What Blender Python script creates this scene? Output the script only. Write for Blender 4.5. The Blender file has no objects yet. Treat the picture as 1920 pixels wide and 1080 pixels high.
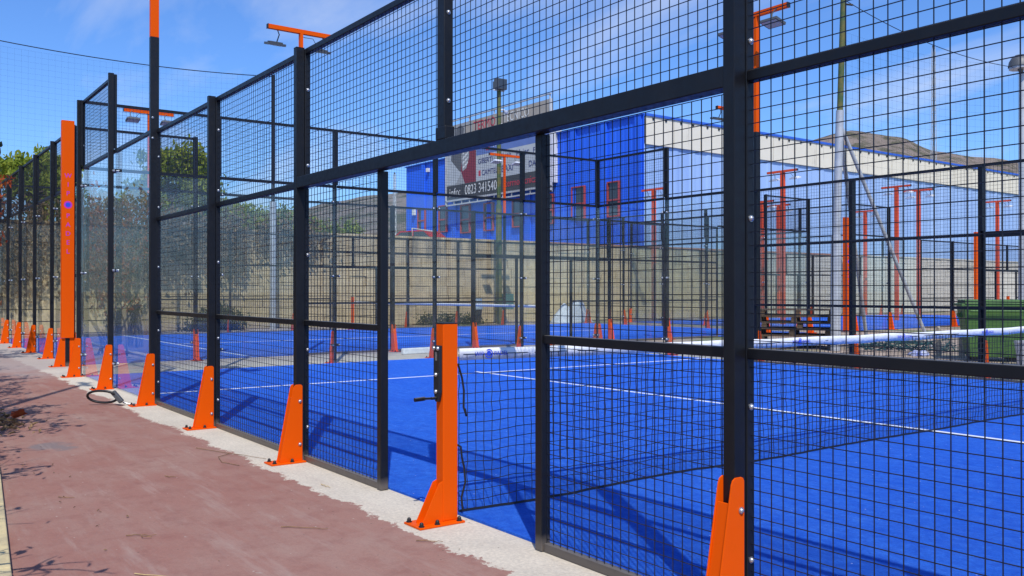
import bpy, math, random
from mathutils import Vector, Matrix, noise

# ------------------------------------------------------------------ camera, sky, sun
scene = bpy.context.scene
R = math.radians
cam_data = bpy.data.cameras.new('camera')
cam = bpy.data.objects.new('camera', cam_data)
scene.collection.objects.link(cam)
scene.camera = cam
cam.location = (4.1616, -2.5899, 1.232)
cam.rotation_euler = (R(90.23), R(0.0), R(53.83))
cam_data.sensor_width = 36.0
cam_data.lens = 31.46
cam_data.clip_start = 0.05
cam_data.clip_end = 9000

SUN_EL, SUN_AZ = R(53.0), R(119.5)          # azimuth measured from +Y towards +X
to_sun = Vector((math.sin(SUN_AZ) * math.cos(SUN_EL), math.cos(SUN_AZ) * math.cos(SUN_EL), math.sin(SUN_EL)))
world = bpy.data.worlds.new('World')
scene.world = world
world.use_nodes = True
wn, wl = world.node_tree.nodes, world.node_tree.links
wn.clear()
w_out = wn.new('ShaderNodeOutputWorld')
w_bg = wn.new('ShaderNodeBackground')
w_bg.inputs['Strength'].default_value = 0.125
w_sky = wn.new('ShaderNodeTexSky')
w_sky.sky_type = 'NISHITA'
w_sky.sun_disc = False
w_sky.sun_elevation = SUN_EL
w_sky.sun_rotation = SUN_AZ
w_sky.altitude = 60
w_sky.air_density = 1.0
w_sky.dust_density = 0.6
w_sky.ozone_density = 2.2
# thin wispy clouds, the same all over the sky
w_tc = wn.new('ShaderNodeTexCoord')
w_sep = wn.new('ShaderNodeSeparateXYZ')
wl.new(w_tc.outputs['Generated'], w_sep.inputs[0])
w_add = wn.new('ShaderNodeMath'); w_add.operation = 'ADD'; w_add.inputs[1].default_value = 0.18
wl.new(w_sep.outputs['Z'], w_add.inputs[0])
w_dx = wn.new('ShaderNodeMath'); w_dx.operation = 'DIVIDE'
w_dy = wn.new('ShaderNodeMath'); w_dy.operation = 'DIVIDE'
wl.new(w_sep.outputs['X'], w_dx.inputs[0]); wl.new(w_add.outputs[0], w_dx.inputs[1])
wl.new(w_sep.outputs['Y'], w_dy.inputs[0]); wl.new(w_add.outputs[0], w_dy.inputs[1])
w_comb = wn.new('ShaderNodeCombineXYZ')
wl.new(w_dx.outputs[0], w_comb.inputs[0]); wl.new(w_dy.outputs[0], w_comb.inputs[1])
w_map = wn.new('ShaderNodeMapping')
w_map.inputs['Rotation'].default_value = (0, 0, R(-38))
w_map.inputs['Scale'].default_value = (0.42, 1.15, 1)
w_map.inputs['Location'].default_value = (1.7, 0.35, 0)
wl.new(w_comb.outputs[0], w_map.inputs['Vector'])
w_n = wn.new('ShaderNodeTexNoise')
w_n.inputs['Scale'].default_value = 1.25
w_n.inputs['Detail'].default_value = 7
w_n.inputs['Roughness'].default_value = 0.55
w_n.inputs['Distortion'].default_value = 0.5
wl.new(w_map.outputs[0], w_n.inputs['Vector'])
w_r = wn.new('ShaderNodeValToRGB')
w_r.color_ramp.elements[0].position = 0.50
w_r.color_ramp.elements[1].position = 0.84
w_r.color_ramp.elements[1].color = (0.85, 0.85, 0.85, 1)
wl.new(w_n.outputs['Fac'], w_r.inputs['Fac'])
w_mix = wn.new('ShaderNodeMixRGB')
w_mix.inputs['Color2'].default_value = (6.6, 6.9, 7.4, 1)
wl.new(w_r.outputs['Color'], w_mix.inputs['Fac'])
w_tint = wn.new('ShaderNodeMixRGB'); w_tint.blend_type = 'MULTIPLY'
w_tint.inputs['Fac'].default_value = 1.0
w_tint.inputs['Color2'].default_value = (0.60, 0.92, 1.42, 1)
wl.new(w_sky.outputs['Color'], w_tint.inputs['Color1'])
wl.new(w_tint.outputs['Color'], w_mix.inputs['Color1'])
wl.new(w_mix.outputs['Color'], w_bg.inputs['Color'])
wl.new(w_bg.outputs[0], w_out.inputs['Surface'])

sun_data = bpy.data.lights.new('sun', 'SUN')
sun_data.energy = 4.0
sun_data.angle = R(0.53)
sun_data.color = (1.0, 0.955, 0.88)
sun = bpy.data.objects.new('sun', sun_data)
scene.collection.objects.link(sun)
sun.location = (20, -20, 40)
sun.rotation_euler = (-to_sun).to_track_quat('-Z', 'Y').to_euler()

scene.view_settings.view_transform = 'Standard'
scene.view_settings.look = 'None'
scene.view_settings.exposure = 0.05
scene.view_settings.gamma = 1.0
scene.view_settings.use_curve_mapping = False

# ------------------------------------------------------------------ helpers
C = scene.collection
rnd = random.Random(7)


class MB:
    """collects shapes, builds ONE mesh object"""
    def __init__(s):
        s.v, s.f, s.sm, s.mi = [], [], [], []

    def add(s, verts, faces, smooth=False, mi=0):
        o = len(s.v)
        s.v.extend([tuple(v) for v in verts])
        for f in faces:
            s.f.append(tuple(i + o for i in f))
            s.sm.append(smooth)
            s.mi.append(mi)
        return s

    def box(s, x0, x1, y0, y1, z0, z1, M=None, mi=0):
        vs = [Vector(p) for p in ((x0, y0, z0), (x1, y0, z0), (x1, y1, z0), (x0, y1, z0),
                                  (x0, y0, z1), (x1, y0, z1), (x1, y1, z1), (x0, y1, z1))]
        if M is not None:
            vs = [M @ v for v in vs]
        return s.add(vs, [(0, 3, 2, 1), (4, 5, 6, 7), (0, 1, 5, 4), (1, 2, 6, 5), (2, 3, 7, 6), (3, 0, 4, 7)], False, mi)

    def prism(s, poly, axis, a, b, M=None, mi=0):
        """poly: 2-D outline, extruded along axis from a to b"""
        def mk(p, t):
            if axis == 'x': return Vector((t, p[0], p[1]))
            if axis == 'y': return Vector((p[0], t, p[1]))
            return Vector((p[0], p[1], t))
        n = len(poly)
        vs = [mk(p, a) for p in poly] + [mk(p, b) for p in poly]
        if M is not None:
            vs = [M @ v for v in vs]
        fs = [tuple(range(n)), tuple(range(2 * n - 1, n - 1, -1))]
        fs += [(i, i + n, (i + 1) % n + n, (i + 1) % n) for i in range(n)]
        return s.add(vs, fs, False, mi)

    def tube(s, pts, r, n=6, cap=True, smooth=True, r1=None, mi=0):
        pts = [Vector(p) for p in pts]
        m = len(pts)
        vs, fs = [], []
        for i, p in enumerate(pts):
            d = (pts[min(i + 1, m - 1)] - pts[max(i - 1, 0)])
            if d.length < 1e-9: d = Vector((0, 0, 1))
            d.normalize()
            up = Vector((0, 0, 1)) if abs(d.z) < 0.9 else Vector((1, 0, 0))
            a = d.cross(up).normalized()
            b = d.cross(a)
            rr = r if r1 is None else r + (r1 - r) * i / (m - 1)
            for k in range(n):
                t = 2 * math.pi * (k + 0.5) / n
                vs.append(p + (a * math.cos(t) + b * math.sin(t)) * rr)
        for i in range(m - 1):
            for k in range(n):
                fs.append((i * n + k, i * n + (k + 1) % n, (i + 1) * n + (k + 1) % n, (i + 1) * n + k))
        s.add(vs, fs, smooth and n > 4, mi)
        if cap:
            s.add(vs[:n], [tuple(range(n))], False, mi)
            s.add(vs[-n:], [tuple(range(n - 1, -1, -1))], False, mi)
        return s

    def dome(s, c, d, r, h, n=10, rings=3):
        """bolt head: a low dome at c pointing along d"""
        d = Vector(d).normalized(); c = Vector(c)
        up = Vector((0, 0, 1)) if abs(d.z) < 0.9 else Vector((1, 0, 0))
        a = d.cross(up).normalized(); b = d.cross(a)
        vs, fs = [], []
        for i in range(rings):
            t = i / rings * math.pi / 2
            for k in range(n):
                q = 2 * math.pi * k / n
                vs.append(c + (a * math.cos(q) + b * math.sin(q)) * r * math.cos(t) + d * h * math.sin(t))
        vs.append(c + d * h)
        for i in range(rings - 1):
            for k in range(n):
                fs.append((i * n + k, i * n + (k + 1) % n, (i + 1) * n + (k + 1) % n, (i + 1) * n + k))
        top = len(vs) - 1
        for k in range(n):
            fs.append(((rings - 1) * n + k, (rings - 1) * n + (k + 1) % n, top))
        return s.add(vs, fs, True)

    def mesh(s, name, mats):
        me = bpy.data.meshes.new(name)
        me.from_pydata(s.v, [], s.f)
        for m in (mats if isinstance(mats, (list, tuple)) else [mats]):
            me.materials.append(m)
        me.polygons.foreach_set('use_smooth', s.sm)
        me.polygons.foreach_set('material_index', s.mi)
        me.update()
        return me

    def build(s, name, mats, parent=None, bevel=0):
        o = link(name, s.mesh(name, mats), parent)
        if bevel:
            bev(o, bevel)
        return o


def bev(o, w, seg=2):
    m = o.modifiers.new('bevel', 'BEVEL')
    m.width = w; m.segments = seg; m.limit_method = 'ANGLE'; m.angle_limit = R(40)


def link(name, me, parent=None, loc=None, rot=None):
    o = bpy.data.objects.new(name, me)
    C.objects.link(o)
    if parent is not None: o.parent = parent
    if loc is not None: o.location = loc
    if rot is not None: o.rotation_euler = rot
    return o


def tag(o, label=None, cat=None, group=None, kind=None):
    if label: o['label'] = label
    if cat: o['category'] = cat
    if group: o['group'] = group
    if kind: o['kind'] = kind
    return o


def thing(name, label, cat, loc=(0, 0, 0), rz=0, group=None):
    o = link(name, None, None, loc, (0, 0, rz))
    o.empty_display_size = 0.2
    return tag(o, label, cat, group)


# ------------------------------------------------------------------ materials
def mat(name, col=(0.5, 0.5, 0.5), rough=0.6, metal=0.0, spec=0.5):
    m = bpy.data.materials.new(name)
    m.use_nodes = True
    b = m.node_tree.nodes['Principled BSDF']
    b.inputs['Base Color'].default_value = (*col, 1)
    b.inputs['Roughness'].default_value = rough
    b.inputs['Metallic'].default_value = metal
    b.inputs['Specular IOR Level'].default_value = spec
    return m


class N:
    """small node-graph helper on one material"""
    def __init__(s, m):
        s.m = m; s.t = m.node_tree; s.b = s.t.nodes['Principled BSDF']

    def n(s, typ, **kw):
        o = s.t.nodes.new(typ)
        for k, v in kw.items():
            if k in o.inputs: o.inputs[k].default_value = v
            else: setattr(o, k, v)
        return o

    def l(s, a, b): s.t.links.new(a, b)

    def pos(s, obj=False):
        return s.n('ShaderNodeTexCoord').outputs['Object'] if obj else s.n('ShaderNodeNewGeometry').outputs['Position']

    def mapped(s, vec, scale=(1, 1, 1), loc=(0, 0, 0)):
        o = s.n('ShaderNodeMapping')
        o.inputs['Scale'].default_value = scale
        o.inputs['Location'].default_value = loc
        s.l(vec, o.inputs['Vector'])
        return o.outputs[0]

    def noise(s, vec, scale, detail=4, rough=0.55, dist=0.0):
        o = s.n('ShaderNodeTexNoise', Scale=scale, Detail=detail, Roughness=rough, Distortion=dist)
        s.l(vec, o.inputs['Vector'])
        return o.outputs['Fac']

    def ramp(s, fac, stops):
        o = s.n('ShaderNodeValToRGB')
        e = o.color_ramp.elements
        while len(e) < len(stops): e.new(0.5)
        for k, (p, c) in enumerate(stops):
            e[k].position = p
            e[k].color = (*c, 1) if isinstance(c, (tuple, list)) else (c, c, c, 1)
        s.l(fac, o.inputs['Fac'])
        return o.outputs['Color']

    def mix(s, fac, a, b, mode='MIX'):
        o = s.n('ShaderNodeMixRGB', blend_type=mode)
        for sock, val in ((o.inputs['Fac'], fac), (o.inputs['Color1'], a), (o.inputs['Color2'], b)):
            if isinstance(val, (int, float)): sock.default_value = val
            elif isinstance(val, (tuple, list)): sock.default_value = (*val[:3], 1)
            else: s.l(val, sock)
        return o.outputs['Color']

    def math(s, op, a, b=None):
        o = s.n('ShaderNodeMath', operation=op)
        for i, v in enumerate((a, b)):
            if v is None: continue
            if isinstance(v, (int, float)): o.inputs[i].default_value = v
            else: s.l(v, o.inputs[i])
        return o.outputs[0]

    def bump(s, h, strength=0.3, dist=0.01):
        o = s.n('ShaderNodeBump', Strength=strength, Distance=dist)
        s.l(h, o.inputs['Height'])
        s.l(o.outputs['Normal'], s.b.inputs['Normal'])

    def col(s, c): s.l(c, s.b.inputs['Base Color'])
    def rough(s, c): s.l(c, s.b.inputs['Roughness'])


def varied(name, c0, c1, scale=8, rough=0.6, metal=0.0, spec=0.5, bump=0.0, bscale=80, obj=False, detail=5):
    """plain surface whose colour wanders a little between two tones"""
    m = mat(name, c0, rough, metal, spec)
    g = N(m)
    v = g.pos(obj)
    g.col(g.mix(g.ramp(g.noise(v, scale, detail), [(0.3, 0.0), (0.7, 1.0)]), c0, c1))
    if bump:
        g.bump(g.noise(v, bscale, 3), bump, 0.004)
    return m


M_BLACK = mat('black_powder_coat', (0.006, 0.0065, 0.009), 0.42, 0.0, 0.35)
g = N(M_BLACK); v = g.pos()
dust = g.ramp(g.noise(g.mapped(v, (1, 1, 0.35)), 9, 6, 0.65), [(0.45, 0.0), (0.8, 0.25)])
bc = g.mix(dust, (0.006, 0.0065, 0.009), (0.028, 0.026, 0.026))
nz_ = g.n('ShaderNodeSeparateXYZ'); g.l(g.n('ShaderNodeNewGeometry').outputs['Normal'], nz_.inputs[0])
settled = g.math('MULTIPLY', g.ramp(nz_.outputs['Z'], [(0.6, 0.0), (0.9, 1.0)]), g.ramp(g.noise(v, 12, 5), [(0.3, 0.45), (0.7, 0.9)]))
pz_ = g.n('ShaderNodeSeparateXYZ'); g.l(v, pz_.inputs[0])
splash = g.math('MULTIPLY', g.ramp(g.math('ADD', pz_.outputs['Z'], g.math('MULTIPLY', g.noise(v, 18, 4), 0.03)), [(0.045, 1.0), (0.10, 0.0)]), 0.75)
g.col(g.mix(splash, g.mix(settled, bc, (0.15, 0.135, 0.115)), (0.15, 0.125, 0.105)))
g.rough(g.ramp(g.noise(v, 30, 4), [(0.3, 0.34), (0.8, 0.56)]))
g.bump(g.noise(v, 900, 2), 0.06, 0.001)
M_WIRE = mat('black_coated_wire', (0.010, 0.011, 0.018), 0.45, 0.0, 0.4)
M_ORANGE = mat('orange_powder_coat', (0.74, 0.088, 0.001), 0.5, 0.0, 0.08)
g = N(M_ORANGE); v = g.pos()
sc = g.ramp(g.noise(g.mapped(v, (1, 1, 0.5)), 14, 7, 0.7), [(0.55, 0.0), (0.82, 0.5)])
g.col(g.mix(sc, (0.75, 0.088, 0.001), (0.60, 0.080, 0.004)))
g.rough(g.ramp(g.noise(v, 22, 4), [(0.3, 0.33), (0.8, 0.55)]))
g.bump(g.noise(v, 700, 2), 0.05, 0.001)
M_REDLAMP = varied('red_orange_paint', (0.80, 0.075, 0.006), (0.62, 0.06, 0.012), 3, 0.45)
M_STEEL = varied('galvanised_bolt', (0.62, 0.62, 0.62), (0.42, 0.42, 0.43), 60, 0.32, 0.85)
M_GALV = varied('galvanised_pole', (0.55, 0.56, 0.57), (0.40, 0.41, 0.43), 5, 0.5, 0.35)
M_BLACKCAP = mat('black_plastic', (0.012, 0.012, 0.013), 0.5)
M_WHITE = varied('white_paint', (0.80, 0.80, 0.78), (0.70, 0.70, 0.68), 6, 0.55)
M_LINE = varied('white_turf_line', (0.78, 0.80, 0.84), (0.62, 0.66, 0.76), 40, 0.9)
M_BLUE_INK = mat('blue_print', (0.02, 0.06, 0.55), 0.6)
M_MAG_INK = mat('magenta_print', (0.50, 0.02, 0.42), 0.5)
M_LAMPGREY = mat('floodlight_housing', (0.10, 0.105, 0.11), 0.5, 0.3)
M_LAMPFACE = mat('floodlight_lens', (0.42, 0.42, 0.44), 0.2, 0.0, 0.6)
M_LAMPWHITE = mat('floodlight_white_housing', (0.72, 0.73, 0.75), 0.45)

# blue sand-filled turf
M_TURF = mat('blue_turf', (0.02, 0.10, 0.62), 0.95, 0.0, 0.15)
g = N(M_TURF); v = g.pos()
big = g.ramp(g.noise(v, 0.55, 5, 0.6, 0.6), [(0.3, 0.0), (0.7, 1.0)])
c = g.mix(big, (0.014, 0.145, 0.72), (0.040, 0.245, 0.92))
brush = g.ramp(g.noise(g.mapped(v, (1.0, 5.0, 1)), 2.4, 4), [(0.38, 0.0), (0.68, 0.8)])
c = g.mix(brush, c, (0.060, 0.240, 0.82))
mott = g.ramp(g.noise(g.mapped(v, (1.0, 2.2, 1)), 5.5, 7, 0.78), [(0.36, 0.0), (0.64, 1.0)])
c = g.mix(mott, g.mix(0.42, c, (0.008, 0.085, 0.56)), g.mix(0.22, c, (0.10, 0.32, 0.90)))
mid = g.ramp(g.noise(v, 19, 6, 0.8), [(0.38, 0.0), (0.66, 1.0)])
c = g.mix(mid, g.mix(0.55, c, (0.006, 0.065, 0.50)), c)
fine = g.ramp(g.noise(v, 70, 4, 0.8), [(0.36, 0.0), (0.64, 1.0)])
c = g.mix(fine, g.mix(0.45, c, (0.003, 0.035, 0.42)), c)
vor = g.n('ShaderNodeTexVoronoi', Scale=13.0)
g.l(v, vor.inputs['Vector'])
vor2 = g.n('ShaderNodeTexVoronoi', Scale=95.0)
g.l(v, vor2.inputs['Vector'])
spk = g.ramp(vor.outputs['Distance'], [(0.035, 1.0), (0.075, 0.0)])
spk2 = g.ramp(vor2.outputs['Distance'], [(0.10, 0.55), (0.17, 0.0)])
patch = g.ramp(g.noise(v, 3.0, 4), [(0.45, 0.0), (0.62, 1.0)])
rsel = g.n('ShaderNodeSeparateColor')
g.l(vor.outputs['Color'], rsel.inputs[0])
pick = g.math('GREATER_THAN', rsel.outputs[0], 0.62)
c = g.mix(g.math('MULTIPLY', spk2, patch), c, (0.30, 0.42, 0.80))
c = g.mix(g.math('MULTIPLY', g.math('MULTIPLY', spk, pick), 0.8), c, (0.72, 0.74, 0.78))
g.col(c)
g.bump(g.noise(v, 110, 4, 0.8), 1.0, 0.012)

# pavement: worn red coating on pale concrete; coating stops short of the fence with a ragged edge
M_PAVE = mat('red_coated_concrete', (0.3, 0.2, 0.18), 0.9, 0.0, 0.2)
g = N(M_PAVE); v = g.pos()
sep = g.n('ShaderNodeSeparateXYZ'); g.l(v, sep.inputs[0])
red = g.mix(g.ramp(g.noise(v, 0.9, 6, 0.6, 0.4), [(0.32, 0.0), (0.68, 1.0)]), (0.330, 0.145, 0.108), (0.375, 0.222, 0.172))
red = g.mix(g.ramp(g.noise(g.mapped(v, (0.5, 2.2, 1)), 3.2, 7, 0.68), [(0.48, 0.0), (0.75, 0.5)]), red, (0.40, 0.285, 0.228))
red = g.mix(g.ramp(g.noise(v, 5.5, 6, 0.7), [(0.48, 0.0), (0.70, 0.6)]), red, (0.255, 0.100, 0.078))
red = g.mix(g.ramp(g.noise(v, 120, 3, 0.7), [(0.35, 0.35), (0.7, 0.0)]), red, (0.20, 0.11, 0.10))
conc = g.mix(g.ramp(g.noise(v, 2.6, 7, 0.62), [(0.3, 0.0), (0.75, 1.0)]), (0.72, 0.635, 0.50), (0.58, 0.515, 0.41))
conc = g.mix(g.ramp(g.noise(v, 60, 4, 0.7), [(0.33, 0.5), (0.6, 0.0)]), conc, (0.37, 0.33, 0.28))
edge_n = g.math('MULTIPLY', g.math('SUBTRACT', g.noise(v, 2.3, 8, 0.66), 0.5), 0.36)
edge_f = g.math('MULTIPLY', g.math('SUBTRACT', g.noise(g.mapped(v, (1, 1, 1), (7, 3, 0)), 26, 5, 0.7), 0.5), 0.20)
e = g.math('ADD', sep.outputs['Y'], g.math('ADD', edge_n, edge_f))
m_con = g.ramp(g.math('ADD', e, 0.80), [(0.50, 0.0), (0.515, 1.0)])          # concrete where y > about -0.3
far = g.ramp(g.math('ADD', g.math('MULTIPLY', sep.outputs['X'], -0.05), g.math('MULTIPLY', g.noise(v, 1.1, 5), 0.3)), [(0.66, 0.0), (0.76, 0.75)])
base = g.mix(m_con, red, conc)
base = g.mix(far, base, g.mix(g.noise(v, 3, 5), (0.42, 0.36, 0.32), (0.33, 0.27, 0.25)))
# grey rubbed patches, bare flecks
vp = g.n('ShaderNodeTexVoronoi', Scale=0.62); g.l(g.mapped(v, (1, 1.6, 1), (0.35, 0.2, 0)), vp.inputs['Vector'])
pm = g.math('ADD', vp.outputs['Distance'], g.math('MULTIPLY', g.math('SUBTRACT', g.noise(v, 4.5, 5), 0.5), 0.35))
pm = g.ramp(pm, [(0.10, 0.75), (0.17, 0.0)])
base = g.mix(g.math('MULTIPLY', pm, g.math('SUBTRACT', 1.0, m_con)), base, (0.185, 0.165, 0.165))
fl = g.ramp(g.noise(g.mapped(v, (1, 1, 1), (31, 5, 0)), 9.5, 5, 0.6), [(0.70, 0.0), (0.735, 0.8)])
base = g.mix(fl, base, (0.44, 0.37, 0.32))
sp1 = g.n('ShaderNodeTexVoronoi', Scale=17.0); g.l(v, sp1.inputs['Vector'])
sc_ = g.n('ShaderNodeSeparateColor'); g.l(sp1.outputs['Color'], sc_.inputs[0])
dot = g.ramp(sp1.outputs['Distance'], [(0.05, 0.8), (0.11, 0.0)])
base = g.mix(g.math('MULTIPLY', dot, g.math('GREATER_THAN', sc_.outputs[0], 0.80)), base, (0.12, 0.085, 0.07))
base = g.mix(g.math('MULTIPLY', dot, g.math('GREATER_THAN', sc_.outputs[1], 0.87)), base, (0.52, 0.46, 0.40))
base = g.mix(g.ramp(g.noise(v, 38, 6, 0.75), [(0.40, 0.30), (0.60, 0.0)]), base, g.mix(0.5, base, (0.15, 0.10, 0.085)))
base = g.mix(g.ramp(g.noise(g.mapped(v, (0.35, 3.0, 1), (3, 9, 0)), 2.2, 7, 0.7), [(0.54, 0.0), (0.70, 0.35)]), base, (0.43, 0.34, 0.285))
g.col(base)
g.bump(g.math('ADD', g.noise(v, 90, 5, 0.7), g.math('MULTIPLY', m_con, 0.25)), 0.35, 0.006)

M_CONC = varied('pale_concrete', (0.55, 0.50, 0.42), (0.43, 0.39, 0.33), 3, 0.9, bump=0.3, bscale=60)
M_KERB = mat('cream_kerb', (0.6, 0.5, 0.28), 0.85)
g = N(M_KERB); v = g.pos()
g.col(g.mix(g.ramp(g.noise(v, 7, 7, 0.65), [(0.4, 0.0), (0.68, 1.0)]), (0.62, 0.50, 0.26), (0.40, 0.33, 0.20)))
g.bump(g.noise(v, 60, 4), 0.4, 0.005)
M_SOIL = varied('dry_soil', (0.20, 0.14, 0.09), (0.12, 0.085, 0.055), 6, 0.95, bump=0.8, bscale=25)
M_DIRT = mat('sandy_ground', (0.35, 0.28, 0.21), 0.95)
g = N(M_DIRT); v = g.pos()
dd = g.mix(g.ramp(g.noise(v, 0.7, 6, 0.6), [(0.35, 0.0), (0.65, 1.0)]), (0.40, 0.31, 0.24), (0.30, 0.24, 0.175))
gr = g.ramp(g.noise(g.mapped(v, (1, 1, 1), (11, 4, 0)), 0.33, 6, 0.65), [(0.50, 0.0), (0.58, 0.9)])
dd = g.mix(gr, dd, g.mix(g.noise(v, 9, 4), (0.075, 0.12, 0.030), (0.14, 0.17, 0.055)))
g.col(dd); g.bump(g.noise(v, 18, 6), 0.6, 0.03)
M_TERR = varied('dry_terrace_ground', (0.27, 0.22, 0.14), (0.16, 0.17, 0.07), 0.4, 0.95)

# glass: clear straight through, mirror-like by angle, faint green body colour
M_GLASS = bpy.data.materials.new('toughened_glass')
M_GLASS.use_nodes = True
nt = M_GLASS.node_tree; nt.nodes.clear()
o_ = nt.nodes.new('ShaderNodeOutputMaterial'); tr = nt.nodes.new('ShaderNodeBsdfTransparent'); gl = nt.nodes.new('ShaderNodeBsdfGlossy')
tr.inputs['Color'].default_value = (0.955, 0.975, 0.968, 1)
gl.inputs['Roughness'].default_value = 0.0
gl.inputs['Color'].default_value = (0.95, 1, 0.98, 1)
df = nt.nodes.new('ShaderNodeBsdfDiffuse'); df.inputs['Color'].default_value = (0.42, 0.44, 0.42, 1)
fr = nt.nodes.new('ShaderNodeFresnel'); fr.inputs['IOR'].default_value = 1.6
ge = nt.nodes.new('ShaderNodeNewGeometry')
om = nt.nodes.new('ShaderNodeMath'); om.operation = 'SUBTRACT'; om.inputs[0].default_value = 1.0
mu = nt.nodes.new('ShaderNodeMath'); mu.operation = 'MULTIPLY'
nt.links.new(ge.outputs['Backfacing'], om.inputs[1]); nt.links.new(fr.outputs[0], mu.inputs[0]); nt.links.new(om.outputs[0], mu.inputs[1])
nz = nt.nodes.new('ShaderNodeTexNoise'); nz.inputs['Scale'].default_value = 2.3; nz.inputs['Detail'].default_value = 6
nt.links.new(ge.outputs['Position'], nz.inputs['Vector'])
rp = nt.nodes.new('ShaderNodeValToRGB'); rp.color_ramp.elements[0].position = 0.4; rp.color_ramp.elements[0].color = (0.012, 0.012, 0.012, 1)
rp.color_ramp.elements[1].position = 0.75; rp.color_ramp.elements[1].color = (0.055, 0.055, 0.055, 1)
nt.links.new(nz.outputs['Fac'], rp.inputs['Fac'])
m0 = nt.nodes.new('ShaderNodeMixShader'); nt.links.new(rp.outputs['Color'], m0.inputs[0]); nt.links.new(tr.outputs[0], m0.inputs[1]); nt.links.new(df.outputs[0], m0.inputs[2])
m1 = nt.nodes.new('ShaderNodeMixShader')
nt.links.new(mu.outputs[0], m1.inputs[0]); nt.links.new(m0.outputs[0], m1.inputs[1]); nt.links.new(gl.outputs[0], m1.inputs[2])
nt.links.new(m1.outputs[0], o_.inputs['Surface'])

# tufa block wall
M_TUFA = mat('tufa_block', (0.36, 0.29, 0.19), 0.95, 0, 0.1)
g = N(M_TUFA); v = g.pos()
oi = g.n('ShaderNodeObjectInfo')
c = g.mix(g.ramp(g.noise(v, 0.8, 7, 0.65), [(0.32, 0.0), (0.68, 1.0)]), (0.64, 0.50, 0.29), (0.52, 0.395, 0.22))
c = g.mix(g.ramp(g.noise(v, 3.5, 7, 0.7), [(0.4, 0.0), (0.7, 0.7)]), c, (0.31, 0.235, 0.14))
c = g.mix(g.math('MULTIPLY', oi.outputs['Random'], 0.35), c, (0.62, 0.51, 0.33))
sep = g.n('ShaderNodeSeparateXYZ'); g.l(v, sep.inputs[0])
st = g.ramp(g.noise(g.mapped(v, (1, 2.6, 0.16)), 1.3, 7, 0.65), [(0.47, 0.0), (0.62, 0.8)])   # weather streaks
hi = g.ramp(g.math('ADD', g.math('MULTIPLY', sep.outputs['Z'], 0.3), g.math('MULTIPLY', g.noise(v, 1.2, 5), 0.35)), [(0.80, 0.0), (0.98, 1.0)])
c = g.mix(g.math('MULTIPLY', st, hi), c, (0.15, 0.135, 0.11))
wh = g.ramp(g.math('ADD', g.math('MULTIPLY', sep.outputs['Y'], 0.02), g.math('MULTIPLY', g.noise(v, 0.35, 4), 0.12)), [(0.70, 0.0), (0.78, 1.0)])
c = g.mix(g.math('MULTIPLY', wh, 0.8), c, (0.62, 0.60, 0.54))
g.col(c); g.bump(g.noise(v, 11, 8, 0.75), 0.7, 0.04)
M_MORTAR = varied('wall_mortar', (0.20, 0.16, 0.11), (0.14, 0.115, 0.085), 3, 0.95)
M_TERRA = varied('terracotta_coping', (0.42, 0.20, 0.13), (0.30, 0.16, 0.11), 4, 0.9)

# warehouse
M_BLUE = mat('blue_metal_sheet', (0.012, 0.075, 0.52), 0.5, 0.0, 0.4)
g = N(M_BLUE); v = g.pos()
g.col(g.mix(g.ramp(g.noise(g.mapped(v, (0.9, 0.9, 0.15)), 0.9, 6, 0.6), [(0.35, 0.0), (0.7, 1.0)]), (0.016, 0.120, 0.78), (0.026, 0.155, 0.86)))
M_PALEBLUE = mat('pale_blue_panel', (0.22, 0.33, 0.62), 0.6, 0.0, 0.3)  # much paler blue than the front wall sheet
g = N(M_PALEBLUE); v = g.pos()
pb = g.mix(g.ramp(g.noise(g.mapped(v, (1, 0.8, 0.12)), 0.7, 6, 0.6), [(0.35, 0.0), (0.7, 1.0)]), (0.30, 0.45, 0.73), (0.35, 0.50, 0.77))
g.col(g.mix(g.ramp(g.noise(g.mapped(v, (1, 1.6, 0.05)), 1.1, 4, 0.5), [(0.55, 0.0), (0.75, 0.35)]), pb, (0.22, 0.33, 0.66)))
M_FASCIA = mat('stained_white_fascia', (0.72, 0.69, 0.60), 0.7)
g = N(M_FASCIA); v = g.pos()
fs_ = g.mix(g.noise(v, 1.2, 6), (0.80, 0.74, 0.60), (0.68, 0.62, 0.49))
g.col(g.mix(g.ramp(g.noise(g.mapped(v, (1, 3.2, 0.35)), 0.9, 7, 0.72), [(0.58, 0.0), (0.74, 0.85)]), fs_, (0.20, 0.185, 0.15)))
M_WINGLASS = mat('dark_window_glass', (0.045, 0.055, 0.065), 0.12, 0.0, 0.6)
M_REDFRAME = mat('red_window_frame', (0.40, 0.06, 0.06), 0.5)
M_ROOFING = varied('grey_roofing', (0.33, 0.34, 0.36), (0.25, 0.26, 0.28), 2, 0.8)
M_GREENPOLE = mat('old_green_paint', (0.16, 0.22, 0.05), 0.7)
g = N(M_GREENPOLE); v = g.pos()
g.col(g.mix(g.ramp(g.noise(v, 3.2, 7, 0.7), [(0.42, 0.0), (0.6, 1.0)]), (0.05, 0.095, 0.03), (0.15, 0.125, 0.03)))

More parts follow.
